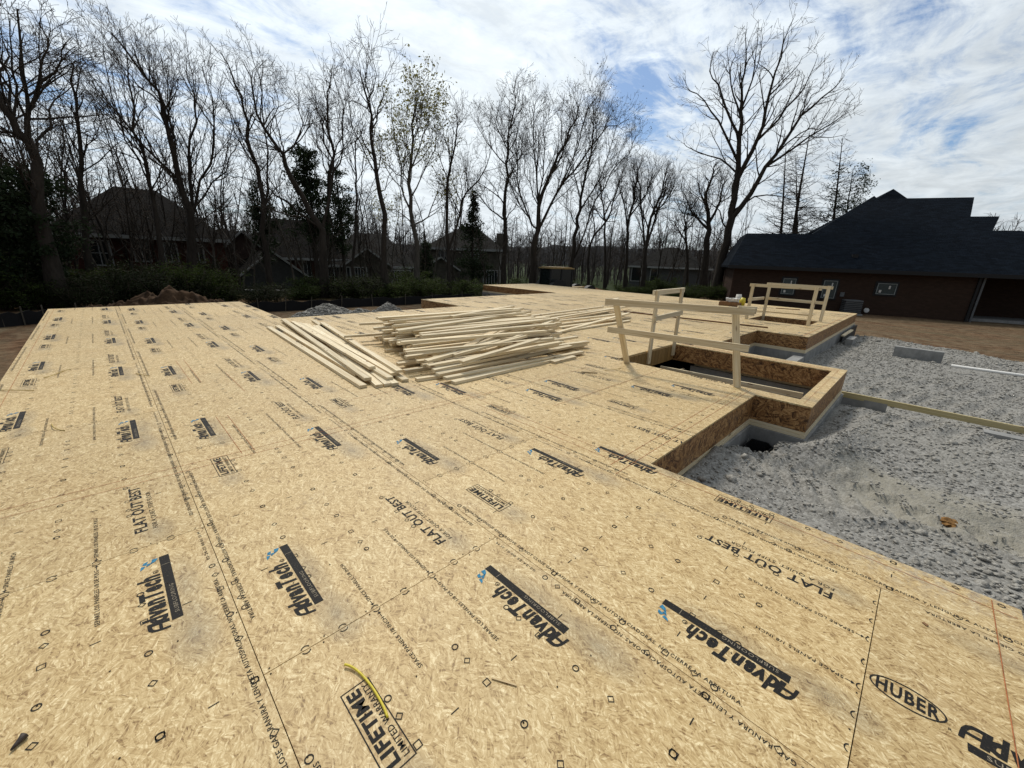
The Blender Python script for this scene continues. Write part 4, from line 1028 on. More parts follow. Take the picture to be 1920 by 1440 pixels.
for (a, b_, c, d) in ((3.16, 3.82, -.08, .88), (5.50, 6.16, -.20, .86), (8.37, 9.26, .24, .84)):
    mb = MB(); hbox(mb, HN, a - .15, b_ + .15, -.035, .02, c - .15, d + .15); part('window_surround', mb, TRIMB, t)
    f = window(HN, t, a, b_, c, d, -.05, trim=TRIMN, glass=GLASSB, fw=.045)
    mb = MB(); hbox(mb, HN, a + (b_ - a) * .62, a + (b_ - a) * .72, -.0735, -.071, (c + d) / 2, d - .1); hbox(mb, HN, a + .1, a + .22, -.0735, -.071, c + .06, c + .22); part('sticker', mb, PAPER, t, f)
window(HN, t, 19.9, 21.0, -.55, .95, 3.19, TRIMB, GLASS, 3, 4)
mb = MB(); hbox(mb, HN, 6.85, 7.15, .75, 1.05, 2.25, 2.62); part('roof_vent', mb, TRIMB, t)
t = thing('air_conditioner', 'dark grey outdoor air conditioning unit beside the dark brick wall', 'air conditioner', tuple(HN(7.0, -.75, -1.15)))
mb = MB(); hbox(mb, HN, 6.6, 7.5, -1.2, -.35, -1.05, -.22); part('cabinet', mb, METAL, t)
mb = MB(); [hbox(mb, HN, 6.58, 7.52, -1.22, -.33, -1.0 + .11 * i, -.96 + .11 * i) for i in range(7)]; part('louvres', mb, TRIMB, t)
mb = MB(); hbox(mb, HN, 6.5, 7.6, -1.3, -.25, -1.2, -1.05); part('pad', mb, CONC, t)
mb = MB(); c = HN(8.05, -.35, -.85); mb.tube([c, c + np.array([.1, .05, 0])], .14, 14); mb.tube([c - np.array([.02, .01, 0]), c + np.array([.0, .0, 0])], .05, 10)
solo('wall_cap', mb, PIPEW, tuple(c), 'round white cap at the foot of the brick wall beside the air conditioner', 'pipe cap')
mb = MB(); hbox(mb, HN, 6.5, 6.72, -.09, -.01, -.08, .2); solo('meter_box', mb, METAL, tuple(HN(6.6, -.05, 0)), 'small grey meter box on the brick wall above the air conditioner', 'meter')

def simple_house(px0, px1, D, ez, rzv, depth, wallM, roofM, label, name='house', wins=(), hip=.5, gz0=None, ang=0.0, gables=(), oh=.4, chim=None):
    a = Gd(px0, D, -1.6); b = Gd(px1, D, -1.6); u = b[:2] - a[:2]; L = np.linalg.norm(u); u /= L
    c_, s_ = math.cos(ang), math.sin(ang); u = np.array([u[0] * c_ - u[1] * s_, u[0] * s_ + u[1] * c_])
    H = frame_fn(a, u=u); t = thing(name, label, 'house', (a[0], a[1], -1.6))
    mb = MB(); hbox(mb, H, 0, L, 0, depth, -3.2, ez); part('wall', mb, wallM, t)
    r = MB(); m_ = depth / 2; k = L * hip / 2 if hip else 0
    e = [(-oh, -oh, ez), (L + oh, -oh, ez), (L + oh, depth + oh, ez), (-oh, depth + oh, ez)]; r1 = (k if hip else -oh, m_, rzv); r2 = (L - k if hip else L + oh, m_, rzv)
    slope(r, [e[0], e[1], r2, r1], H); slope(r, [e[2], e[3], r1, r2], H)
    if hip: slope(r, [e[1], e[2], r2], H); slope(r, [e[3], e[0], r1], H)
    roof = part('roof', r, roofM, t)
    if not hip:
        mb = MB()
        for s0 in (0, L - .2): mb.add([H(s0, 0, ez), H(s0 + .2, 0, ez), H(s0 + .2, depth, ez), H(s0, depth, ez), H(s0, m_, rzv - .15), H(s0 + .2, m_, rzv - .15)], [(0, 3, 4), (1, 5, 2), (0, 4, 5, 1), (3, 2, 5, 4)])
        part('gable_end', mb, wallM, t)
    mb = MB(); hbox(mb, H, -oh, L + oh, -oh - .06, -oh - .003, ez - .26, ez - .02); part('fascia', mb, TRIMW if wallM is not BRICKD else TRIMB, t)
    for (s0, s1, ge, gr, M2) in gables:      # gables facing the lot
        mb = MB(); cs = (s0 + s1) / 2
        mb.add([H(s0, -1.2, -3.2), H(s1, -1.2, -3.2), H(s1, -1.2, ge), H(cs, -1.2, gr), H(s0, -1.2, ge), H(s0, 0, -3.2), H(s1, 0, -3.2), H(s1, 0, ge), H(cs, 0, gr), H(s0, 0, ge)], [(0, 1, 2, 3, 4), (1, 6, 7, 2), (5, 0, 4, 9), (2, 7, 8, 3), (4, 3, 8, 9)])
        part('gable_wall', mb, M2, t)
        g_ = MB(); slope(g_, [(s0 - .3, -1.5, ge - .1), (cs, -1.5, gr + .15), (cs, depth * .4, gr + .15), (s0 - .3, depth * .4, ge - .1)], H, .14); slope(g_, [(s1 + .3, -1.5, ge - .1), (cs, -1.5, gr + .15), (cs, depth * .4, gr + .15), (s1 + .3, depth * .4, ge - .1)], H, .14)
        part('gable_roof', g_, roofM, t)
        mb = MB()
        for q in ((s0 - .3, ge - .1), (s1 + .3, ge - .1)): mb.beam(H(q[0], -1.56, q[1] - .02), H(cs, -1.56, gr + .13), .05, .16)
        part('rake_trim', mb, TRIMW, t)
    for (s0, s1, z0, z1, nx, nz, bb_) in wins: window(H, t, s0 * L, s1 * L, z0, z1, bb_, TRIMW, GLASS, nx, nz, .10)
    if chim: mb = MB(); hbox(mb, H, chim[0], chim[0] + .9, m_, m_ + .7, ez, chim[1]); part('chimney', mb, wallM, t)
    return t
simple_house(125, 435, 40, 2.2, 5.9, 15, BRICKR, SHBRN, 'large two-storey red brick house with a tall brown hip roof behind the left trees', hip=.72,
             wins=((.17, .28, .2, 1.7, 2, 2, 0), (.42, .50, .5, 1.7, 2, 1, 0), (.60, .67, .5, 1.7, 2, 1, 0), (.78, .84, .5, 1.7, 2, 1, 0)), gables=((9.8, 14.2, -.4, 1.3, SIDING),))
simple_house(-90, 75, 38, 1.6, 4.2, 12, SIDING, SHBRN, 'low grey-sided house half hidden behind the leftmost trees', hip=.5, wins=((.3, .45, -.9, .7, 2, 2, 0), (.7, .82, -.9, .7, 2, 2, 0)))
simple_house(400, 470, 46, 1.0, 3.2, 9, BRICKR, SHBRN, 'red brick house end with a white-trimmed gable left of the centre trees', hip=0, gables=((.8, 4.6, 1.0, 2.9, BRICKR),), wins=((.30, .40, -.4, .7, 1, 1, -1.2), (.80, .94, -1.4, .5, 2, 2, 0)))
simple_house(470, 650, 48, .9, 4.8, 12, BRICKR, SHBRN, 'brick house with a broad brown roof and white porch beam behind the cedar', hip=.45, wins=((.25, .33, -.9, 1.0, 2, 1, 0), (.55, .62, -.9, 1.0, 2, 1, 0), (.8, .9, -.9, 1.0, 2, 2, 0)))
simple_house(628, 775, 47, .35, 2.7, 11, STUCCO, SHGRY, 'tan house with white-trimmed front gables and rows of tall white windows', hip=.3,
             gables=((1.2, 5.6, .3, 1.9, STUCCO), (9.0, 12.6, .2, 1.3, STUCCO)), wins=((.01, .06, -1.9, 0, 2, 1, 0), (.13, .20, -2.0, .1, 2, 1, -1.2), (.23, .40, -2.0, .1, 5, 1, -1.2), (.62, .70, -1.9, -.1, 3, 1, 0), (.72, .81, -1.9, -.1, 3, 1, -1.2), (.84, .95, -1.9, -.1, 2, 1, -1.2)))
simple_house(655, 740, 54, 2.5, 4.0, 10, BRICKR, SHBRN, 'upper storey of a red brick house rising behind the tan one', hip=.3, wins=((.55, .68, 1.2, 2.3, 1, 2, 0),))
simple_house(805, 935, 50, 2.5, 5.2, 13, STUCCO, SHGRY, 'two-storey tan house with a steep grey roof and chimney right of the budding tree', hip=.75, chim=(7.6, 4.6), ang=-.1,
             wins=((.12, .27, .9, 2.1, 3, 1, 0), (.60, .70, .9, 2.0, 2, 1, 0), (.06, .14, -1.6, 0, 2, 1, 0), (.78, .97, -1.9, .1, 5, 1, 0)))
simple_house(1178, 1325, 66, 1.2, 4.1, 14, SIDING, SHGRY, 'grey house with a dark hip roof left of the lone big tree', hip=.8, wins=((.03, .15, -1.0, .9, 1, 1, 0), (.28, .36, -1.0, .8, 1, 1, 0)))
# driveways between the houses
def slab(name, pts, z):
    mb = MB(); Q = [Gd(px, D, 0) for px, D in pts]; n = len(Q)
    V = [(q[0], q[1], gz(q[0], q[1]) + z) for q in Q] + [(q[0], q[1], gz(q[0], q[1]) - .3) for q in Q]
    mb.add(V, [tuple(range(n))[::-1], tuple(range(n, 2 * n))] + [(i, (i + 1) % n, n + (i + 1) % n, n + i) for i in range(n)]); o = link(name, mb.mesh(name, CONC)); tag(o, kind='structure')
slab('driveway', [(445, 33), (560, 31.5), (720, 31), (720, 33.5), (560, 35), (445, 37)], .10)
slab('path', [(1345, 42), (1405, 41), (1405, 44), (1345, 46)], .06)

# far ridge
def ridge():
    V = []; F = []; n = 90
    for i in range(n):
        a = R(100) - R(130) * i / (n - 1); D = 420
        h = 12 + 7 * float(fbm(i * .21, 3, 1.0, 3)) + 2.2 * float(vn(i * 3.1, 8)) + (3 if 40 < i < 70 else 0)
        for (dd, z) in ((0, -8), (20, h * .7), (45, h), (160, -8)): V.append((CAM[0] + (D + dd) * math.cos(a), CAM[1] + (D + dd) * math.sin(a), z))
    for i in range(n - 1):
        for k in range(3): F.append((i * 4 + k, i * 4 + k + 1, i * 4 + 5 + k, i * 4 + 4 + k))
    tag(link('hills', npmesh('hills', V, F, HILL)), kind='structure')
ridge()

# ------------------------------------------------------------------ trees
class Acc:
    def __init__(s): s.V = []; s.F = []; s.n = 0; s.tips = []
    def tube(s, pts, rad, k):
        n = len(pts); t = np.empty_like(pts); t[1:-1] = pts[2:] - pts[:-2]; t[0] = pts[1] - pts[0]; t[-1] = pts[-1] - pts[-2]
        ref = np.array([.31, .17, .93]) if abs(t[0][2]) < .75 * np.sqrt(t[0] @ t[0]) else np.array([.9, .4, .1])
        u = np.cross(t, ref); u /= np.sqrt((u * u).sum(1))[:, None] + 1e-9; v = np.cross(t, u); v /= np.sqrt((v * v).sum(1))[:, None] + 1e-9
        a = _ANG[k]; V = pts[:, None, :] + rad[:, None, None] * (a[0][None, :, None] * u[:, None, :] + a[1][None, :, None] * v[:, None, :])
        s.V.append(V.reshape(-1, 3)); s.F.append(_tf(n, k) + s.n); s.n += n * k
    def mesh(s, name, M, org, smooth=True):
        if not s.V: return None
        return npmesh(name, np.concatenate(s.V) - np.array(org), np.concatenate(s.F), M, smooth)
_ANG = {k: (np.cos(np.arange(k) * 2 * np.pi / k), np.sin(np.arange(k) * 2 * np.pi / k)) for k in (3, 4, 5, 6, 8)}
_TF = {}
def _tf(n, k):
    if (n, k) not in _TF:
        i, j = np.meshgrid(np.arange(n - 1), np.arange(k), indexing='ij'); i = i.ravel(); j = j.ravel(); j2 = (j + 1) % k
        _TF[(n, k)] = np.stack([i * k + j, i * k + j2, (i + 1) * k + j2, (i + 1) * k + j], -1)
    return _TF[(n, k)]
def nz(v): return v / (math.sqrt(v @ v) + 1e-9)

def grow(A, T, rs, p, d, L, r, lvl, S):
    """A: limbs, T: twigs; S: style"""
    n = 5 if lvl <= 1 else (4 if lvl == 2 else 3)
    st = L / n; pts = [p]; q = p; wob = S['wob'] * (1 + .3 * lvl); up = S['up'][min(lvl, 3)]
    dd = d
    for i in range(n):
        dd = dd + rs.normal(size=3) * wob; dd[2] += up; dd = nz(dd); q = q + dd * st; pts.append(q)
    pts = np.array(pts); rr = np.linspace(r, max(r * .35, S['tip']), n + 1)
    (A if lvl <= S['alvl'] else T).tube(pts, rr, 4 if lvl <= 1 else 3)
    if lvl >= S['max']:
        T.tips.append(pts[-1]); return
    spawn(A, T, rs, pts, rr, L, lvl + 1, S, .18)
def spawn(A, T, rs, pts, rr, L, lvl, S, start):
    den = S['den'][lvl]; m_ = max(1, int(L * den + rs.rand())); n = len(pts) - 1
    s_side = 1 if rs.rand() < .5 else -1
    for c in range(m_):
        f = start + (1 - start) * (c + rs.rand() * .8) / m_; f = min(f, .995); i = min(int(f * n), n - 1); g_ = f * n - i
        p = pts[i] * (1 - g_) + pts[i + 1] * g_; d = nz(pts[i + 1] - pts[i]); r = rr[i] * (1 - g_) + rr[i + 1] * g_
        ang = R(rs.uniform(*S['ang'][lvl])); ax_ = nz(np.cross(d, rs.normal(size=3)))
        nd = d * math.cos(ang) + np.cross(ax_, d) * math.sin(ang)
        lo, hi = S['len'][lvl]; LL = rs.uniform(lo, hi) * (1.12 - .86 * f)
        grow(A, T, rs, p, nd, LL, max(S['tip'] * 1.1, min(r * .62, S['rad'][lvl])), lvl, S)
STY = dict(wob=.085, up=(.05, .10, .08, .05), tip=.0062, alvl=1, max=4, den=(0, 1.45, 1.9, 2.5, 2.4), ang=((0, 0), (22, 50), (24, 55), (25, 60), (25, 60)),
           len=((0, 0), (1.9, 4.0), (1.0, 2.1), (.6, 1.2), (.3, .7)), rad=(.2, .042, .020, .0115, .0075))
def style(**k): s = dict(STY); s.update(k); return s

def smooth_path(pts, n):
    pts = np.array(pts, float); m_ = len(pts)
    if m_ < 3: return np.array([pts[0] + (pts[-1] - pts[0]) * i / n for i in range(n + 1)])
    E_ = np.vstack([2 * pts[0] - pts[1], pts, 2 * pts[-1] - pts[-2]]); out = []
    for i in range(n + 1):
        x = i / n * (m_ - 1); k = min(int(x), m_ - 2); t = x - k; a, b, c, d = E_[k], E_[k + 1], E_[k + 2], E_[k + 3]
        out.append(.5 * ((2 * b) + (-a + c) * t + (2 * a - 5 * b + 4 * c - d) * t * t + (-a + 3 * b - 3 * c + d) * t ** 3))
    return np.array(out)

def tree(seed, D, limbs, label, S=STY, name='bare_tree', bark=None, twig=None, buds=None, group='tall bare trees along the back of the lot', off=(0, 0), sc=2.322, dens=1.0):
    """limbs: (pixel polyline on an enlarged crop, radius at start, radius at end). Each limb is given its own swing in depth."""
    rs = np.random.RandomState(seed); A = Acc(); T = Acc(); first = None; paths = []; top_y = min(b for l_ in limbs for _, b in l_[0]); low_y = max(b for l_ in limbs for _, b in l_[0])
    for li, (pts, r0, r1) in enumerate(limbs):
        if D < 42: r0 *= .80 if li == 0 else .62
        px = [(off[0] + a / sc, off[1] + (b + (low_y - b) / (low_y - top_y) * (45 if D < 42 else 12)) / sc) for a, b in pts]
        if li == 0:
            p0 = Gd(px[0][0], D); first = p0
            W3 = [np.array([p0[0], p0[1], p0[2] - .2])] + [P(x, y, D) for x, y in px[1:]]
            sw = rs.uniform(-.6, .6)
        else:
            sw = rs.uniform(-3.2, 3.2); W3 = [P(x, y, D) for x, y in px]
            # start on the nearest already placed limb so the fork closes
            s0 = W3[0]; best = min(((np.linalg.norm((q - s0)[[0, 1, 2]]), tuple(q), rq) for pp in paths for q, rq in zip(*pp)), key=lambda z_: z_[0]); shift = np.array(best[1]) - s0
            if best[0] < 2.5: W3 = [q + shift * (1 - i / (len(W3) - 1)) + (shift @ vd0) * vd0 * (i / (len(W3) - 1)) if False else q + shift for i, q in enumerate(W3)]; W3 = [q - shift * (i / max(1, len(W3) - 1)) * .9 for i, q in enumerate(W3)]
        m_ = len(W3); vd = nz(np.array([W3[-1][0] - CAM[0], W3[-1][1] - CAM[1], 0]))
        W3 = [q + vd * sw * (i / (m_ - 1)) ** 1.3 for i, q in enumerate(W3)]
        n = max(6, int(sum(np.linalg.norm(W3[i + 1] - W3[i]) for i in range(m_ - 1)) / .9))
        pt = smooth_path(W3, n); pt[1:-1] += rs.normal(size=(n - 1, 3)) * .07
        L = float(np.sqrt(((pt[1:] - pt[:-1]) ** 2).sum(1)).sum()); rr = r0 + (r1 - r0) * np.linspace(0, 1, n + 1) ** .8
        if li == 0: rr[0] *= 1.5; rr[1] *= 1.12
        A.tube(pt, rr, 8 if r0 > .1 else 5); paths.append((pt, rr))
        S2 = dict(S); S2['den'] = tuple(v * (dens * 1.18 if i == 1 else 1.05) for i, v in enumerate(S['den']))
        spawn(A, T, rs, pt, rr, L * (.72 if li == 0 else .9), 1, S2, .38 if li == 0 else .15)
    t = thing(name, label, 'tree', tuple(first), group)
    link('trunk', A.mesh('trunk', bark or BARK, first), t); link('twigs', T.mesh('twigs', twig or TWIG, first, False), t)
    if buds:
        M, prob, size, num = buds; tips = np.array(T.tips); tips = tips[rs.rand(len(tips)) < prob]
        leaves(rs, np.repeat(tips, num, 0), size, M, 'buds', t, first, .16)
    return t
def leaves(rs, c, size, M, nm, parent, org, spread):
    n = len(c); c = c + rs.normal(size=(n, 3)) * spread; u = rs.normal(size=(n, 3)); u /= np.linalg.norm(u, axis=1)[:, None]
    v = np.cross(u, rs.normal(size=(n, 3))); v /= np.linalg.norm(v, axis=1)[:, None]; s = size * rs.uniform(.6, 1.4, (n, 1))
    V = np.stack([c - u * s, c - v * s * .5, c + u * s, c + v * s * .5], 1).reshape(-1, 3) - np.array(org); F = np.arange(4 * n).reshape(n, 4)
    o = link(nm, npmesh(nm, V, F, M), parent); return o

S_fan = style(up=(.05, .14, .12, .08), ang=((0, 0), (16, 38), (18, 42), (22, 50), (25, 55)))
S_tw = style(wob=.12, up=(.02, .05, .04, .02))
S_fine = style(den=(0, 1.4, 1.85, 2.3, 2.2), tip=.0060)

tree(1, 26, [([(262, 1290), (215, 1050), (185, 900), (150, 720), (118, 590), (60, 540), (20, 470), (-20, 330), (-40, 200)], .36, .06),
             ([(118, 590), (122, 500), (130, 420), (100, 300), (80, 150), (60, -60)], .17, .03), ([(60, 545), (10, 400), (15, 250), (-10, 60)], .12, .02), ([(128, 430), (200, 330), (270, 240), (300, 200)], .09, .015),
             ([(110, 360), (160, 200), (170, 60), (150, -60)], .08, .015), ([(20, 470), (60, 330), (30, 170), (30, 0)], .09, .015), ([(150, 720), (160, 560), (175, 430), (230, 330), (310, 230)], .10, .015), ([(185, 900), (160, 800), (60, 700), (0, 660)], .11, .02), ([(122, 500), (60, 380), (20, 250), (-30, 100)], .08, .015)],
     'largest bare tree at the far left edge, its forked crown running off the top', S_tw, dens=1.04)
tree(2, 30, [([(395, 1290), (388, 1100), (385, 950), (365, 800), (350, 650), (345, 500), (330, 350), (322, 240)], .24, .03), ([(365, 790), (300, 640), (260, 500), (250, 400)], .07, .012), ([(352, 660), (400, 560), (430, 430)], .06, .012), ([(345, 500), (290, 400), (270, 300)], .05, .01), ([(385, 940), (460, 850), (500, 760)], .07, .012), ([(375, 860), (300, 800), (240, 700), (210, 600)], .06, .012)],
     'slim straight bare tree in front of the tall brown hip roof, second from the left', S_fine, dens=1.04)
tree(3, 31, [([(845, 1270), (838, 1050), (815, 900), (795, 780), (760, 650), (720, 520), (700, 400), (650, 300), (560, 190), (480, 90)], .30, .02),
             ([(870, 1090), (880, 1000), (862, 900), (850, 760), (835, 620), (850, 500), (860, 380), (840, 280), (800, 190)], .22, .02), ([(876, 960), (900, 800), (940, 650), (950, 500), (930, 380), (880, 230)], .14, .015), ([(795, 780), (700, 680), (600, 560), (520, 450), (430, 330), (375, 220)], .13, .015),
             ([(725, 540), (690, 420), (640, 280), (640, 90)], .09, .012), ([(760, 650), (740, 500), (730, 350), (700, 190)], .09, .012), ([(815, 880), (740, 740), (630, 640), (540, 560), (455, 410)], .11, .015), ([(872, 900), (960, 780), (1020, 640), (1040, 560)], .10, .015), ([(850, 500), (800, 380), (760, 260), (750, 170)], .07, .012), ([(700, 400), (600, 330), (520, 230), (450, 120)], .07, .012), ([(845, 640), (790, 480), (770, 340)], .07, .01)],
     'huge many-stemmed bare tree fanning wide above the brown dirt heap', S_fan, dens=1.08)
tree(4, 29, [([(712, 1290), (700, 1160), (690, 1000), (660, 800), (620, 650), (580, 500), (560, 300), (540, 110)], .21, .015), ([(660, 800), (600, 700), (520, 640), (440, 600)], .07, .012), ([(620, 650), (560, 560), (500, 400), (470, 250)], .07, .012), ([(680, 900), (730, 780), (740, 660)], .06, .012), ([(580, 500), (610, 360), (600, 220)], .06, .01)],
     'tall leaning bare tree just left of the huge fan-shaped one', S_fan, dens=1.04)
tree(5, 31, [([(1185, 1290), (1160, 1100), (1140, 880), (1110, 700), (1075, 560), (1060, 450), (1020, 330), (960, 190)], .24, .02), ([(1140, 880), (1160, 700), (1140, 500), (1130, 350), (1090, 200)], .11, .012), ([(1110, 700), (1050, 600), (990, 480), (960, 360)], .08, .012), ([(1150, 900), (1200, 800), (1190, 640)], .07, .012), ([(1130, 830), (1060, 760), (1000, 740)], .06, .012), ([(1140, 520), (1200, 420), (1200, 300)], .06, .01)],
     'tall bare tree with a narrow V-shaped top right of the huge fan-shaped one', S_fine, dens=1.04)
tree(6, 28, [([(1415, 1280), (1395, 1040), (1370, 930), (1300, 820), (1245, 720), (1240, 640), (1200, 600), (1150, 520), (1100, 430), (1085, 300), (1060, 220)], .27, .02), ([(1380, 990), (1280, 900), (1190, 830), (1140, 760)], .13, .02), ([(1240, 650), (1300, 580), (1310, 480), (1290, 340), (1300, 270)], .09, .012), ([(1390, 1020), (1440, 800), (1440, 680), (1400, 600), (1410, 450), (1400, 340)], .15, .012), ([(1160, 530), (1190, 420), (1150, 270)], .07, .01), ([(1440, 690), (1490, 600), (1470, 400), (1450, 300)], .09, .012), ([(1295, 590), (1360, 500), (1380, 400)], .06, .01)],
     'crooked bare tree with an S-bent limb in front of the dark cedar', S_tw, dens=0.88)
o2 = (600, 0)
tree(7, 34, [([(12, 1240), (20, 1000), (40, 750), (60, 620), (30, 480), (40, 340), (30, 330)], .22, .02), ([(58, 650), (90, 560), (110, 440), (100, 360)], .08, .012), ([(40, 750), (0, 640), (-20, 520), (-10, 380)], .08, .012)],
     'bare tree rising out of the dark cedar, its top level with the roofs of cloud', S_fan, off=o2, dens=0.96)
tree(8, 27, [([(292, 1240), (283, 1100), (265, 900), (255, 750), (232, 620), (225, 520), (212, 400), (180, 300), (165, 240)], .24, .02), ([(226, 560), (260, 450), (285, 330), (290, 270)], .08, .012), ([(215, 430), (150, 370), (120, 400)], .06, .01), ([(255, 720), (170, 580), (130, 460), (110, 380)], .07, .012), ([(212, 400), (240, 300), (230, 240)], .05, .01), ([(262, 860), (310, 760), (330, 700)], .05, .01)],
     'tall straight bare tree left of the greenish budding tree', S_fine, off=o2, dens=0.96)
tree(9, 33, [([(158, 1240), (160, 950), (162, 780), (150, 650), (180, 540), (190, 460)], .13, .012), ([(160, 760), (110, 650), (100, 560)], .05, .01)], 'thin bare tree close left of the tall straight one', S_fine, off=o2)
tree(10, 31, [([(424, 1260), (416, 1050), (400, 900), (387, 780), (395, 650), (400, 500), (420, 420), (430, 370)], .25, .02), ([(400, 890), (360, 780), (350, 650), (320, 500), (310, 360)], .12, .012), ([(395, 740), (440, 600), (470, 500), (490, 380)], .10, .012), ([(412, 960), (470, 920), (500, 850), (520, 800)], .10, .02), ([(390, 650), (360, 520), (370, 380)], .08, .012), ([(392, 820), (440, 720), (500, 600), (525, 470)], .09, .012), ([(405, 940), (340, 880), (300, 860)], .07, .015), ([(398, 560), (440, 470), (450, 380)], .06, .01), ([(370, 790), (300, 700), (290, 560)], .06, .01)],
     'rounded tree dusted with yellow-green buds in the middle of the tree line', style(den=(0, 1.5, 1.9, 2.3, 2.1), up=(.05, .12, .1, .08)), name='budding_tree', bark=BARKG, buds=(BUD, 1.0, .080, 5), off=o2, dens=0.88)
tree(11, 31, [([(568, 1240), (550, 1020), (555, 800), (580, 650), (600, 520), (590, 440)], .20, .015), ([(560, 1100), (600, 950), (620, 860), (680, 780), (740, 680), (750, 600)], .16, .015), ([(578, 680), (560, 560), (570, 460)], .06, .01), ([(608, 900), (560, 830), (540, 780)], .06, .01), ([(630, 860), (620, 740), (650, 640)], .06, .01)],
     'forked bare tree between the budding tree and the dark conical evergreen', S_tw, off=o2, dens=1.04)
tree(12, 36, [([(800, 1240), (806, 1000), (800, 880), (815, 780), (810, 650), (830, 520), (850, 400), (850, 340)], .27, .02), ([(802, 880), (740, 800), (650, 740)], .10, .015), ([(803, 970), (740, 900), (690, 820), (640, 750)], .12, .015), ([(806, 720), (750, 650), (700, 550), (660, 460)], .09, .012), ([(818, 760), (870, 650), (890, 540), (900, 460)], .08, .012), ([(810, 650), (770, 520), (740, 410)], .08, .012), ([(832, 520), (880, 440), (890, 390)], .06, .01), ([(808, 950), (860, 850), (870, 760)], .07, .01)],
     'bare tree with broad twisted limbs just right of the dark conical evergreen', S_tw, off=o2, dens=1.20)
tree(13, 33, [([(920, 1250), (935, 1060), (945, 980), (960, 850), (1000, 720), (1060, 600), (1110, 480), (1125, 410)], .34, .02), ([(946, 975), (1000, 860), (1060, 760), (1150, 640), (1250, 520), (1330, 480)], .19, .015), ([(940, 1000), (900, 930), (850, 850), (825, 770)], .12, .015), ([(952, 900), (940, 750), (930, 600), (930, 450), (940, 390)], .13, .012), ([(960, 850), (980, 700), (980, 550), (1000, 420)], .11, .012), ([(938, 960), (880, 800), (860, 650), (860, 520), (900, 410)], .12, .012), ([(1000, 780), (1060, 650), (1050, 500), (1060, 400)], .09, .012), ([(1060, 760), (1120, 600), (1160, 480), (1190, 420)], .09, .012), ([(960, 850), (900, 700), (890, 560)], .07, .01), ([(1150, 640), (1200, 520), (1230, 430)], .07, .01), ([(860, 650), (800, 560), (790, 470)], .06, .01)],
     'great round-crowned bare tree in the centre right, widest of the tree line', style(up=(.05, .13, .11, .08), den=(0, 1.45, 1.9, 2.4, 2.2), ang=((0, 0), (16, 40), (20, 45), (22, 50), (25, 55))), off=o2, dens=1.3, buds=(BUD2, .4, .05, 2))
tree(14, 40, [([(1080, 1250), (1100, 1100), (1120, 980), (1130, 880), (1150, 760), (1180, 640), (1190, 500), (1190, 410)], .30, .02), ([(1100, 1110), (1150, 1000), (1200, 850), (1280, 720), (1350, 640), (1370, 600)], .15, .015), ([(1118, 980), (1080, 880), (1050, 780)], .09, .012), ([(1134, 880), (1190, 780), (1250, 650), (1290, 520), (1300, 460)], .12, .012), ([(1130, 860), (1100, 700), (1120, 560), (1120, 430)], .10, .012), ([(1180, 640), (1230, 520), (1240, 430)], .07, .01), ([(1190, 800), (1270, 700), (1330, 560)], .07, .01)],
     'bare tree with a dense leaf-budded top right of the great round-crowned one', style(up=(.05, .13, .11, .08), den=(0, 1.45, 1.9, 2.4, 2.2)), off=o2, dens=1.25, buds=(BUD2, .7, .05, 2))
tree(15, 46, [([(1240, 1240), (1240, 1050), (1240, 900), (1215, 800), (1220, 740)], .16, .02), ([(1240, 930), (1280, 850), (1290, 780)], .07, .012), ([(1238, 980), (1190, 900), (1180, 820)], .07, .012)], 'small bare tree beyond the cab of the machine, under the budded crown', S_tw, off=o2, group='smaller bare trees further back')
tree(16, 44, [([(1165, 1240), (1180, 1050), (1260, 930), (1300, 800), (1330, 740)], .15, .02), ([(1200, 1020), (1190, 900), (1210, 820)], .07, .012)], 'small leaning bare tree between the cab and the grey house', S_tw, off=o2, group='smaller bare trees further back')
tree(17, 46, [([(1328, 1250), (1335, 1080), (1340, 960), (1370, 850), (1380, 760), (1400, 700)], .20, .02), ([(1338, 1000), (1320, 900), (1300, 800), (1310, 740)], .09, .012), ([(1352, 950), (1420, 850), (1440, 780), (1450, 740)], .09, .012), ([(1370, 860), (1360, 780), (1340, 720)], .06, .01)], 'slender bare tree left of the grey house with the dark hip roof', S_fan, off=o2, dens=1.5, group='smaller bare trees further back')
tree(18, 44, [([(1398, 1250), (1420, 1080), (1440, 950), (1480, 850), (1500, 780), (1500, 740)], .20, .02), ([(1430, 1010), (1400, 900), (1390, 800)], .08, .012), ([(1450, 930), (1520, 860), (1550, 780)], .08, .012)], 'bare tree forking in front of the grey house with the dark hip roof', S_fan, off=o2, dens=1.5, group='smaller bare trees further back')
o3 = (1200, 0)
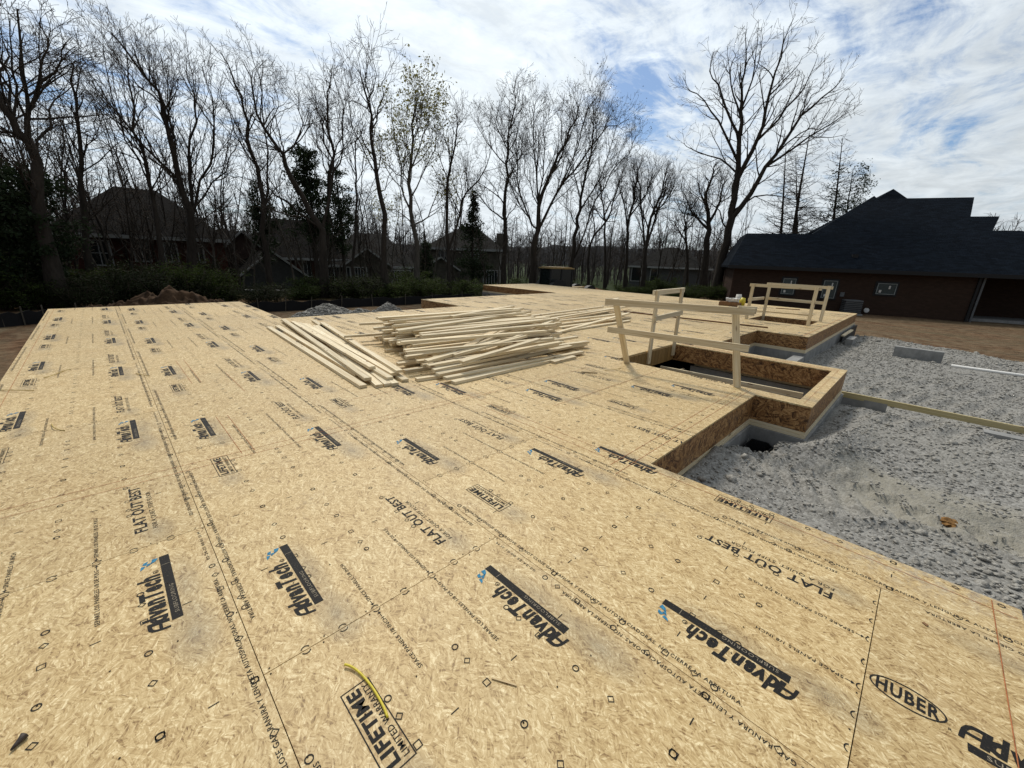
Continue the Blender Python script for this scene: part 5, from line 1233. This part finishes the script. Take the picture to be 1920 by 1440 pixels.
tree(19, 43, [([(330, 1295), (355, 1150), (385, 1000), (402, 900), (415, 770), (430, 640), (432, 500), (440, 400), (450, 280), (455, 140)], .44, .02),
              ([(408, 850), (450, 700), (500, 620), (540, 500), (560, 400), (590, 300), (620, 200), (660, 110)], .22, .015), ([(395, 950), (470, 850), (540, 730), (600, 640), (680, 520), (760, 430), (850, 340), (900, 280)], .24, .015), ([(545, 730), (620, 680), (720, 600), (800, 540), (880, 480), (930, 390)], .12, .012),
              ([(500, 620), (590, 520), (680, 400), (740, 290), (790, 160)], .12, .012), ([(418, 700), (360, 580), (300, 480), (240, 420), (190, 400)], .12, .012), ([(422, 620), (370, 480), (330, 380), (300, 300), (315, 220)], .12, .012), ([(430, 560), (400, 420), (390, 300), (420, 200), (410, 140)], .09, .012),
              ([(438, 480), (480, 350), (500, 250), (510, 110)], .09, .012), ([(412, 740), (350, 680), (270, 650), (200, 600), (180, 580)], .09, .012), ([(400, 930), (500, 860), (600, 840), (700, 850)], .10, .015), ([(680, 520), (740, 400), (820, 280)], .07, .01), ([(390, 1000), (330, 900), (270, 880)], .08, .012), ([(560, 400), (620, 330), (700, 230), (720, 170)], .07, .01), ([(600, 640), (700, 560), (780, 560), (850, 520)], .07, .01)],
     'lone big bare tree with a wide spreading crown left of the navy roof', style(up=(.04, .09, .07, .05), len=((0, 0), (2.2, 4.2), (1.1, 2.2), (.6, 1.2), (.35, .8)), den=(0, .95, 1.45, 1.7, 1.6), tip=.009, rad=(.2, .06, .03, .019, .012)), off=o3, group=None)
tree(20, 50, [([(280, 1250), (290, 1050), (300, 980), (290, 850), (310, 750), (330, 700)], .40, .02), ([(298, 1000), (240, 930), (200, 850), (180, 770)], .16, .015), ([(300, 980), (350, 880), (370, 780), (390, 710)], .16, .015), ([(295, 900), (260, 800), (250, 720)], .10, .012), ([(240, 930), (170, 900), (150, 840)], .08, .012), ([(345, 890), (400, 850), (430, 790)], .08, .012)],
     'thick-trunked bare tree close behind the lone big one', S_tw, off=o3, dens=1.7, group='smaller bare trees further back')
tree(21, 52, [([(200, 1240), (205, 1080), (195, 1000), (200, 900), (190, 840)], .18, .02), ([(202, 1060), (160, 980), (130, 930)], .09, .012), ([(200, 1010), (240, 960), (260, 900)], .08, .012)], 'short bare tree in front of the grey house, right of its windows', S_tw, off=o3, dens=1.8, group='smaller bare trees further back')
tree(22, 47, [([(22, 1255), (25, 1100), (60, 950), (100, 850), (130, 770)], .17, .02), ([(22, 1120), (10, 950), (0, 800), (-20, 740)], .12, .015), ([(60, 950), (40, 850), (60, 760)], .07, .012)], 'bare tree with two upright stems at the left corner of the grey house', S_fan, off=o3, dens=1.6, group='smaller bare trees further back')

# bare conifers behind the navy roof: straight poles with level whorled branches
def pole_tree(seed, D, base_px, top_px, r0, label, spread=3.2, z0=None, needles=None, name='bare_conifer'):
    rs = np.random.RandomState(seed); A = Acc(); T = Acc(); b = Gd(base_px[0], D); tp = P(*top_px, D); n = 14
    pt = smooth_path([b, b * .5 + tp * .5 + rs.normal(size=3) * .2, tp], n); rr = np.linspace(r0, .02, n + 1); A.tube(pt, rr, 6)
    S = style(up=(0, .02, .03, .02), wob=.07, den=(0, 0, 2.2, 2.4, 0), max=3, ang=((0, 0), (0, 0), (30, 55), (30, 60), (0, 0)), len=((0, 0), (0, 0), (.7, 1.5), (.3, .7), (0, 0)), rad=(.1, .05, .022, .013, .01), tip=.009)
    H_ = tp[2] - b[2]; nb = int(H_ * 4.2)
    for i in range(nb):
        f = .30 + .68 * (i + rs.rand()) / nb; q = b + (tp - b) * f; k = min(int(f * n), n - 1); q = pt[k] + (pt[k + 1] - pt[k]) * (f * n - k)
        a = rs.rand() * 6.283; L = spread * (1.05 - f) ** .7 * rs.uniform(.6, 1.2) + .3
        grow(A, T, rs, q, nz(np.array([math.cos(a), math.sin(a), rs.uniform(.0, .45)])), L, .045 * (1.1 - f) + .012, 1, S)
    t = thing(name, label, 'tree', tuple(b), 'trees standing behind the navy roof')
    link('trunk', A.mesh('trunk', BARK, b), t); link('twigs', T.mesh('twigs', TWIG, b, False), t)
    if needles:
        tips = np.array(T.tips); leaves(rs, np.repeat(tips, needles[1], 0), needles[2], needles[0], 'needles', t, b, .22)
pole_tree(31, 50, (1456, 520), (1474, 272), .19, 'left one of the straight leafless conifers behind the navy roof')
pole_tree(32, 50, (1476, 520), (1519, 245), .26, 'tallest straight leafless conifer behind the navy roof', 3.6)
pole_tree(33, 52, (1486, 520), (1492, 290), .16, 'thin leafless conifer tucked beside the tallest one', 2.4)
pole_tree(34, 50, (1540, 520), (1580, 258), .20, 'right leafless conifer rising from the slope of the navy roof', 3.2)
pole_tree(35, 52, (1562, 500), (1600, 315), .15, 'green pine with drooping needles at the peak of the navy roof slope', 4.2, needles=(PINE, 12, .085), name='pine_tree')

# evergreens in the woods
def evergreen(seed, D, px, ytop, width, label, M=CEDAR, cone=True, dens=1.0, low=.12, name='cedar_tree', group='dark evergreens in the woods'):
    rs = np.random.RandomState(seed); b = Gd(px, D); tp = P(px, ytop, D); H_ = tp[2] - b[2]; A = Acc()
    pt = smooth_path([b, b * .5 + np.array([b[0], b[1], tp[2]]) * .5 + rs.normal(size=3) * .15, np.array([b[0], b[1], tp[2]])], 8); A.tube(pt, np.linspace(.16, .02, 9), 6)
    C = []
    nb = int(95 * dens)
    for i in range(nb):
        f = low + (1 - low) * rs.rand() ** .9; a = rs.rand() * 6.283
        Rm = width * ((1.04 - f) ** .75 if cone else math.sqrt(max(.05, 1 - ((f - .55) / .5) ** 2))) * rs.uniform(.45, 1.15)
        p0 = b + np.array([0, 0, H_ * f]); d = nz(np.array([math.cos(a), math.sin(a), rs.uniform(-.15, .35)])); e = p0 + d * Rm
        A.tube(np.array([p0, p0 * .5 + e * .5 + rs.normal(size=3) * .06, e]), np.array([.03, .02, .01]), 3)
        k = int(20 * Rm) + 6; tt = rs.rand(k) ** .6
        C.append(p0 + (e - p0) * tt[:, None] + rs.normal(size=(k, 3)) * (.10 + .13 * Rm * (1 - tt[:, None])))
    t = thing(name, label, 'tree', tuple(b), group); link('trunk', A.mesh('trunk', BARK, b), t)
    C = np.concatenate(C); leaves(rs, np.repeat(C, 3, 0), .085, M, 'foliage', t, b, .10)
evergreen(41, 37, 886, 358, 1.9, 'dark conical evergreen in front of the steep grey roof', dens=0.96)
evergreen(42, 34, 598, 285, 1.7, 'dark loose-crowned cedar left of centre, tallest evergreen', cone=False, dens=1.0, low=.35)
evergreen(43, 36, 648, 320, 1.3, 'dark cedar close behind the tall straight bare tree', cone=False, dens=.6, low=.35)
evergreen(44, 37, 508, 350, 1.2, 'thin dark cedar between two bare trunks left of the crooked tree', cone=False, dens=.6, low=.3)
evergreen(45, 27, 10, 270, 2.1, 'dark evergreen filling the left edge below the largest bare tree', cone=False, dens=1.0, low=.1)
evergreen(46, 27, 105, 330, 1.8, 'dark evergreen beside the trunk of the largest bare tree', cone=False, dens=.6, low=.15)
evergreen(47, 40, 800, 455, 1.4, 'bushy evergreen shrub-tree at the corner of the tan house', cone=True, dens=1.1, low=.02, name='holly_tree')
evergreen(48, 30, -60, 280, 2.4, 'dark evergreen just outside the left edge of the woods', cone=False, dens=1.2, low=.1)

# slender trees filling the woods: six built, the rest copied
def sapling(seed, H_, label):
    rs = np.random.RandomState(seed); A = Acc(); T = Acc(); n = 9; pt = [np.zeros(3)]; d = nz(np.array([rs.normal() * .06, rs.normal() * .06, 1]))
    for i in range(n): d = nz(d + rs.normal(size=3) * .115 + np.array([0, 0, .05])); pt.append(pt[-1] + d * H_ / n)
    pt = np.array(pt); rr = np.linspace(.0078 * H_, .009, n + 1); A.tube(pt, rr, 6)
    S = style(den=(0, .9, 1.6, 2.0, 0), max=3, len=((0, 0), (1.6, 3.6), (.9, 1.9), (.5, 1.1), (0, 0)), tip=.009, wob=.13, up=(.05, .10, .08, .05), rad=(.1, .045, .022, .013, .01))
    spawn(A, T, rs, pt, rr, H_ * 1.15, 1, S, .12)
    t = thing('bare_tree', label, 'tree', (0, 0, 0), 'slender bare trees in the tangle of the woods'); link('trunk', A.mesh('trunk', BARKG if seed % 2 else BARK, (0, 0, 0)), t); link('twigs', T.mesh('twigs', TWIG, (0, 0, 0), False), t)
    return t
SL = 'slender bare tree in the tangled woods behind the lot, among many alike'
HS = (9, 11, 13, 8, 12, 15, 10)
protos = [sapling(60 + i, h_, SL) for i, h_ in enumerate(HS)]
rs = np.random.RandomState(77); used = set()
spots = []
for i in range(116):
    px = -70 + 1440 * (i + rs.rand()) / 116
    D = rs.uniform(29, 58)
    if px > 990: D = rs.uniform(46, 76)
    spots.append((px, D))
spots += [(rs.uniform(-80, 700), rs.uniform(32, 52)) for _ in range(75)]
for i, (px, D) in enumerate(spots):
    k = rs.randint(len(protos)); src = protos[k]
    if k in used: o = copy_tree(src)
    else: o = src; used.add(k)
    o.location = Gd(px, D); o.rotation_euler = (rs.normal() * .075, rs.normal() * .075, rs.rand() * 6.28)
    s_ = D * (rs.uniform(.19, .31) if px < 990 else rs.uniform(.15, .24)) / HS[k]; o.scale = (s_ * .85 + .1, s_ * .85 + .1, s_)
for k, src in enumerate(protos):
    if k not in used: src.location = Gd(300 + 50 * k, 50)
# scrub along the edge of the lot
def shrub(seed, w_, h_, M, label):
    rs = np.random.RandomState(seed); A = Acc(); C = []
    for i in range(26):
        a = rs.rand() * 6.28; e = np.array([math.cos(a) * w_ * rs.rand(), math.sin(a) * w_ * rs.rand(), h_ * rs.uniform(.5, 1.05)]); s0 = np.array([e[0] * .3, e[1] * .3, 0])
        mid = (s0 + e) / 2 + rs.normal(size=3) * .12; A.tube(np.array([s0, mid, e]), np.array([.016, .012, .006]), 3)
        for j in range(5):
            f = rs.uniform(.3, 1); q = s0 + (e - s0) * f; e2 = q + rs.normal(size=3) * .28; A.tube(np.array([q, (q + e2) / 2, e2]), np.array([.008, .006, .004]), 3); C.append(q + (e2 - q) * rs.rand(16, 1) + rs.normal(size=(16, 3)) * .09)
    t = thing('shrub', label, 'shrub', (0, 0, 0), 'scrubby bushes along the back edge of the lot'); link('stems', A.mesh('stems', TWIG, (0, 0, 0), False), t)
    leaves(rs, np.repeat(np.concatenate(C), 2, 0), .05, M, 'leaves', t, (0, 0, 0), .07); return t
SHL = 'scrubby low bush with sparse green leaves at the back edge of the lot'
sp_ = [shrub(80, 1.4, 1.7, SHRUB, SHL), shrub(81, 1.7, 2.3, SHRUB2, SHL), shrub(82, 1.1, 1.3, SHRUB, SHL), shrub(83, 1.5, 2.0, SHRUB2, SHL), shrub(84, 1.2, 2.8, SHRUB, SHL)]
used = set(); rs = np.random.RandomState(9)
for i in range(120):
    px = -60 + 1430 * (i + rs.rand()) / 120; D = rs.uniform(24.5, 34) if px < 960 else rs.uniform(34, 50)
    if rs.rand() < (.45 if 440 < px < 720 else .22): continue
    k = rs.choice(5, p=[.18, .3, .12, .28, .12]) if px < 520 else rs.choice(5, p=[.34, .12, .24, .1, .2]); src = sp_[k]
    if k in used: o = copy_tree(src)
    else: o = src; used.add(k)
    o.location = Gd(px, D); o.rotation_euler = (0, 0, rs.rand() * 6.28); s_ = rs.uniform(.55, 1.2); o.scale = (s_ * 1.2, s_ * 1.2, s_ * (.78 if px < 430 else .56))
# far-off woods reading as one mass
rs = np.random.RandomState(15); T = Acc()
for i in range(1250):
    a = R(110) - R(115) * rs.rand(); D = rs.uniform(75, 165); b = np.array([CAM[0] + D * math.cos(a), CAM[1] + D * math.sin(a), -2.8]); H_ = rs.uniform(7, 13) * (1.25 if a > R(62) else .95)
    e = b + np.array([rs.normal() * .5, rs.normal() * .5, H_]); T.tube(np.array([b, (b + e) / 2 + rs.normal(size=3) * .2, e]), np.array([.13, .09, .03]), 3)
    for j in range(15):
        f = rs.uniform(.2, .98); q = b + (e - b) * f; aa = rs.rand() * 6.28; L = rs.uniform(1.2, 3.2) * (1.2 - f * .7); d = nz(np.array([math.cos(aa), math.sin(aa), rs.uniform(.4, 1.3)])); m2 = q + d * L
        T.tube(np.array([q, (q + m2) / 2 + rs.normal(size=3) * .12, m2]), np.array([.035, .026, .015]), 3)
        for l in range(5):
            q2 = q + (m2 - q) * rs.uniform(.2, 1); e3 = q2 + nz(d + rs.normal(size=3) * .5) * rs.uniform(.5, 1.4); T.tube(np.array([q2, (q2 + e3) / 2, e3]), np.array([.02, .016, .01]), 3)
tag(link('woods', T.mesh('woods', TWIGF, (0, 0, 0), False)), 'far-off bare woods closing the view behind the houses', 'woods', kind='stuff')

# ------------------------------------------------------------------ silt fence, heaps, machine
t = thing('silt_fence', 'long low black silt fence with pale wooden stakes along the back of the lot', 'fence', tuple(Gd(500, 22)))
path = [(-120, 21), (0, 21), (100, 21.5), (300, 22.5), (470, 21.5), (600, 22), (760, 24), (900, 27), (1000, 31)]
pts = []
for (a, D1), (b, D2) in zip(path[:-1], path[1:]):
    for i in range(8): pts.append(Gd(a + (b - a) * i / 8, D1 + (D2 - D1) * i / 8))
mb = MB(); rs = np.random.RandomState(4)
for i in range(len(pts) - 1):
    p, q = pts[i], pts[i + 1]; h0, h1 = .44 + .05 * math.sin(i * 2.1), .44 + .05 * math.sin(i * 2.1 + 2.1); n = np.array([-(q - p)[1], (q - p)[0], 0]); n = n / np.linalg.norm(n) * .012
    mb.add([p - n - (0, 0, .1), q - n - (0, 0, .1), q - n + (0, 0, h1), p - n + (0, 0, h0), p + n - (0, 0, .1), q + n - (0, 0, .1), q + n + (0, 0, h1), p + n + (0, 0, h0)], [(0, 1, 2, 3), (5, 4, 7, 6), (3, 2, 6, 7)])
part('fabric', mb, FABRIC, t)
for i in range(0, len(pts), 3):
    mb = MB(); p = pts[i] + np.array([-.03, -.03, 0]); mb.beam(p - (0, 0, .3), p + np.array([rs.normal() * .05, rs.normal() * .03, .62]), .035, .035, (1, 0, 0)); part('stake', mb, STAKE, t)
c = P(630, 575, 15.6)
heap('gravel_heap', 5.3, 10.9, 3.1, 1.9, 1.17, STONE, 'grey gravel heap in the courtyard notch behind the lumber', 'gravel heap', [(-.15, .0, .85, 1.0), (.55, .05, .55, .92), (-.6, -.1, .4, .62), (.2, 0, .8, .8)], rough=.07, res=150, fs=3.0, z0=-1.1)
def place_heap(rs, n):
    x = rs.uniform(2.6, 8.4, n); y = rs.uniform(9.0, 12.6, n); X = (x - 5.3) / 3.1; Y = (y - 10.9) / 1.9
    H = np.zeros(n)
    for (px_, py_, s_, k_) in [(-.15, .0, .85, 1.0), (.55, .05, .55, .92), (-.6, -.1, .4, .62), (.2, 0, .8, .8)]: H = np.maximum(H, k_ * np.clip(1 - np.hypot(X - px_, Y - py_) / s_, 0, 1) ** .85)
    ok = H > .03; x, y, H = x[ok], y[ok], H[ok]; z = -1.2 + H * 1.17 + (.07 * fbm(x, y, 3.0, 5) * 2 + .056 * (vn(x, y, 9) - .5)) * sst(0, .25, H)
    return np.stack([x, y, z + .02], -1), rs.uniform(.02, .045, len(x))
so_ = stones('gravel', 9000, place_heap, 8, 'loose stones on the grey gravel heap')
g1 = Gd(318, 18.5)
heap('dirt_heap', g1[0], g1[1], 3.0, 1.7, 1.38, DIRTD, 'brown heap of dug soil just beyond the left wing of the deck', 'dirt heap', [(.10, 0, .85, 1.0), (-.45, -.1, .6, .72), (.50, .05, .55, .85), (0, 0, .98, .7)], ang=-.75, rough=.30, res=150, fs=1.5, pw=.5, z0=g1[2])
g1 = Gd(1100, 33)
heap('dirt_heap', g1[0], g1[1], 2.6, 1.8, .75, DIRT, 'red-brown clay heap right of the machine cab', 'dirt heap', [(0, 0, .95, 1.0), (.4, 0, .5, .7)], ang=-.8, rough=.10, res=80, z0=g1[2] + .25)
g1 = Gd(820, 19.5)
heap('dirt_heap', g1[0] + 1.0, g1[1] - .6, 3.6, 1.3, .55, DIRT, 'low red-brown clay bank behind the notch in the deck', 'dirt heap', [(0, 0, .95, 1.0), (.4, 0, .5, .9)], ang=-.75, rough=.12, res=90, z0=g1[2])

# backhoe cab showing over the far edge of the deck
g1 = Gd(1040, 31.5); b0 = P(1012, 530, 31.5); b1_ = P(1064, 530, 31.5); u = nz(np.array([*(b1_ - b0)[:2], 0])); vdir = nz(np.array([b0[0] - CAM[0], b0[1] - CAM[1], 0])); n3 = np.array([-u[1], u[0], 0]); n3 = n3 if n3 @ vdir > 0 else -n3
th_ = .55; u, n3 = u * math.cos(th_) + n3 * math.sin(th_), n3 * math.cos(th_) - u * math.sin(th_)
zt = P(1040, 501, 31.5)[2]; t = thing('backhoe', 'yellow-roofed backhoe whose dark glazed cab shows over the far edge of the deck', 'backhoe', tuple(g1))
K = lambda a, b, z: g1 * np.array([1, 1, 0]) + u * a + n3 * b + np.array([0, 0, z])
def kb(mb, a0, a1, b0_, b1__, z0, z1): mb.box(K((a0 + a1) / 2, (b0_ + b1__) / 2, (z0 + z1) / 2), u * (a1 - a0) / 2, n3 * (b1__ - b0_) / 2, (0, 0, (z1 - z0) / 2))
mb = MB(); kb(mb, -1.05, 1.05, -.85, .85, zt - .10, zt - .02); kb(mb, -.9, .9, -.7, .7, zt - .019, zt + .03); part('roof', mb, MACH, t)
for a in (-.92, 0, .92):
    for b in (-.74, .74):
        mb = MB(); kb(mb, a - .05, a + .05, b - .05, b + .05, zt - 1.55, zt - .10); part('cab_post', mb, BLACKP, t)
mb = MB(); kb(mb, -.98, .98, -.80, .80, zt - 2.1, zt - 1.552); part('cab_body', mb, BLACKP, t)
for s in (-1, 1): mb = MB(); kb(mb, -.86, -.06, s * .74 - .01, s * .74 + .01, zt - 1.55, zt - .12); kb(mb, .06, .86, s * .74 - .01, s * .74 + .01, zt - 1.55, zt - .12); part('side_glass', mb, CABG, t)
for s in (-1, 1): mb = MB(); kb(mb, s * .92 - .01, s * .92 + .01, -.68, .68, zt - 1.55, zt - .12); part('end_glass', mb, CABG, t)
mb = MB(); kb(mb, -.25, .25, -.25, .25, zt - 1.55, zt - 1.3); kb(mb, -.35, -.22, -.25, .25, zt - 1.3, zt - .7); part('seat', mb, BLACKP, t)
mb = MB(); kb(mb, .985, 3.0, -.5, .5, g1[2] + .7, zt - 1.4); part('hood', mb, MACH, t)
for a, b, r_ in ((-.4, -1.0, .7), (-.4, 1.0, .7), (2.5, -.9, .5), (2.5, .9, .5)):
    mb = MB(); mb.tube([K(a, b - .2, g1[2] + r_ - .05), K(a, b + .2, g1[2] + r_ - .05)], r_, 18); part('wheel', mb, BLACKP, t)
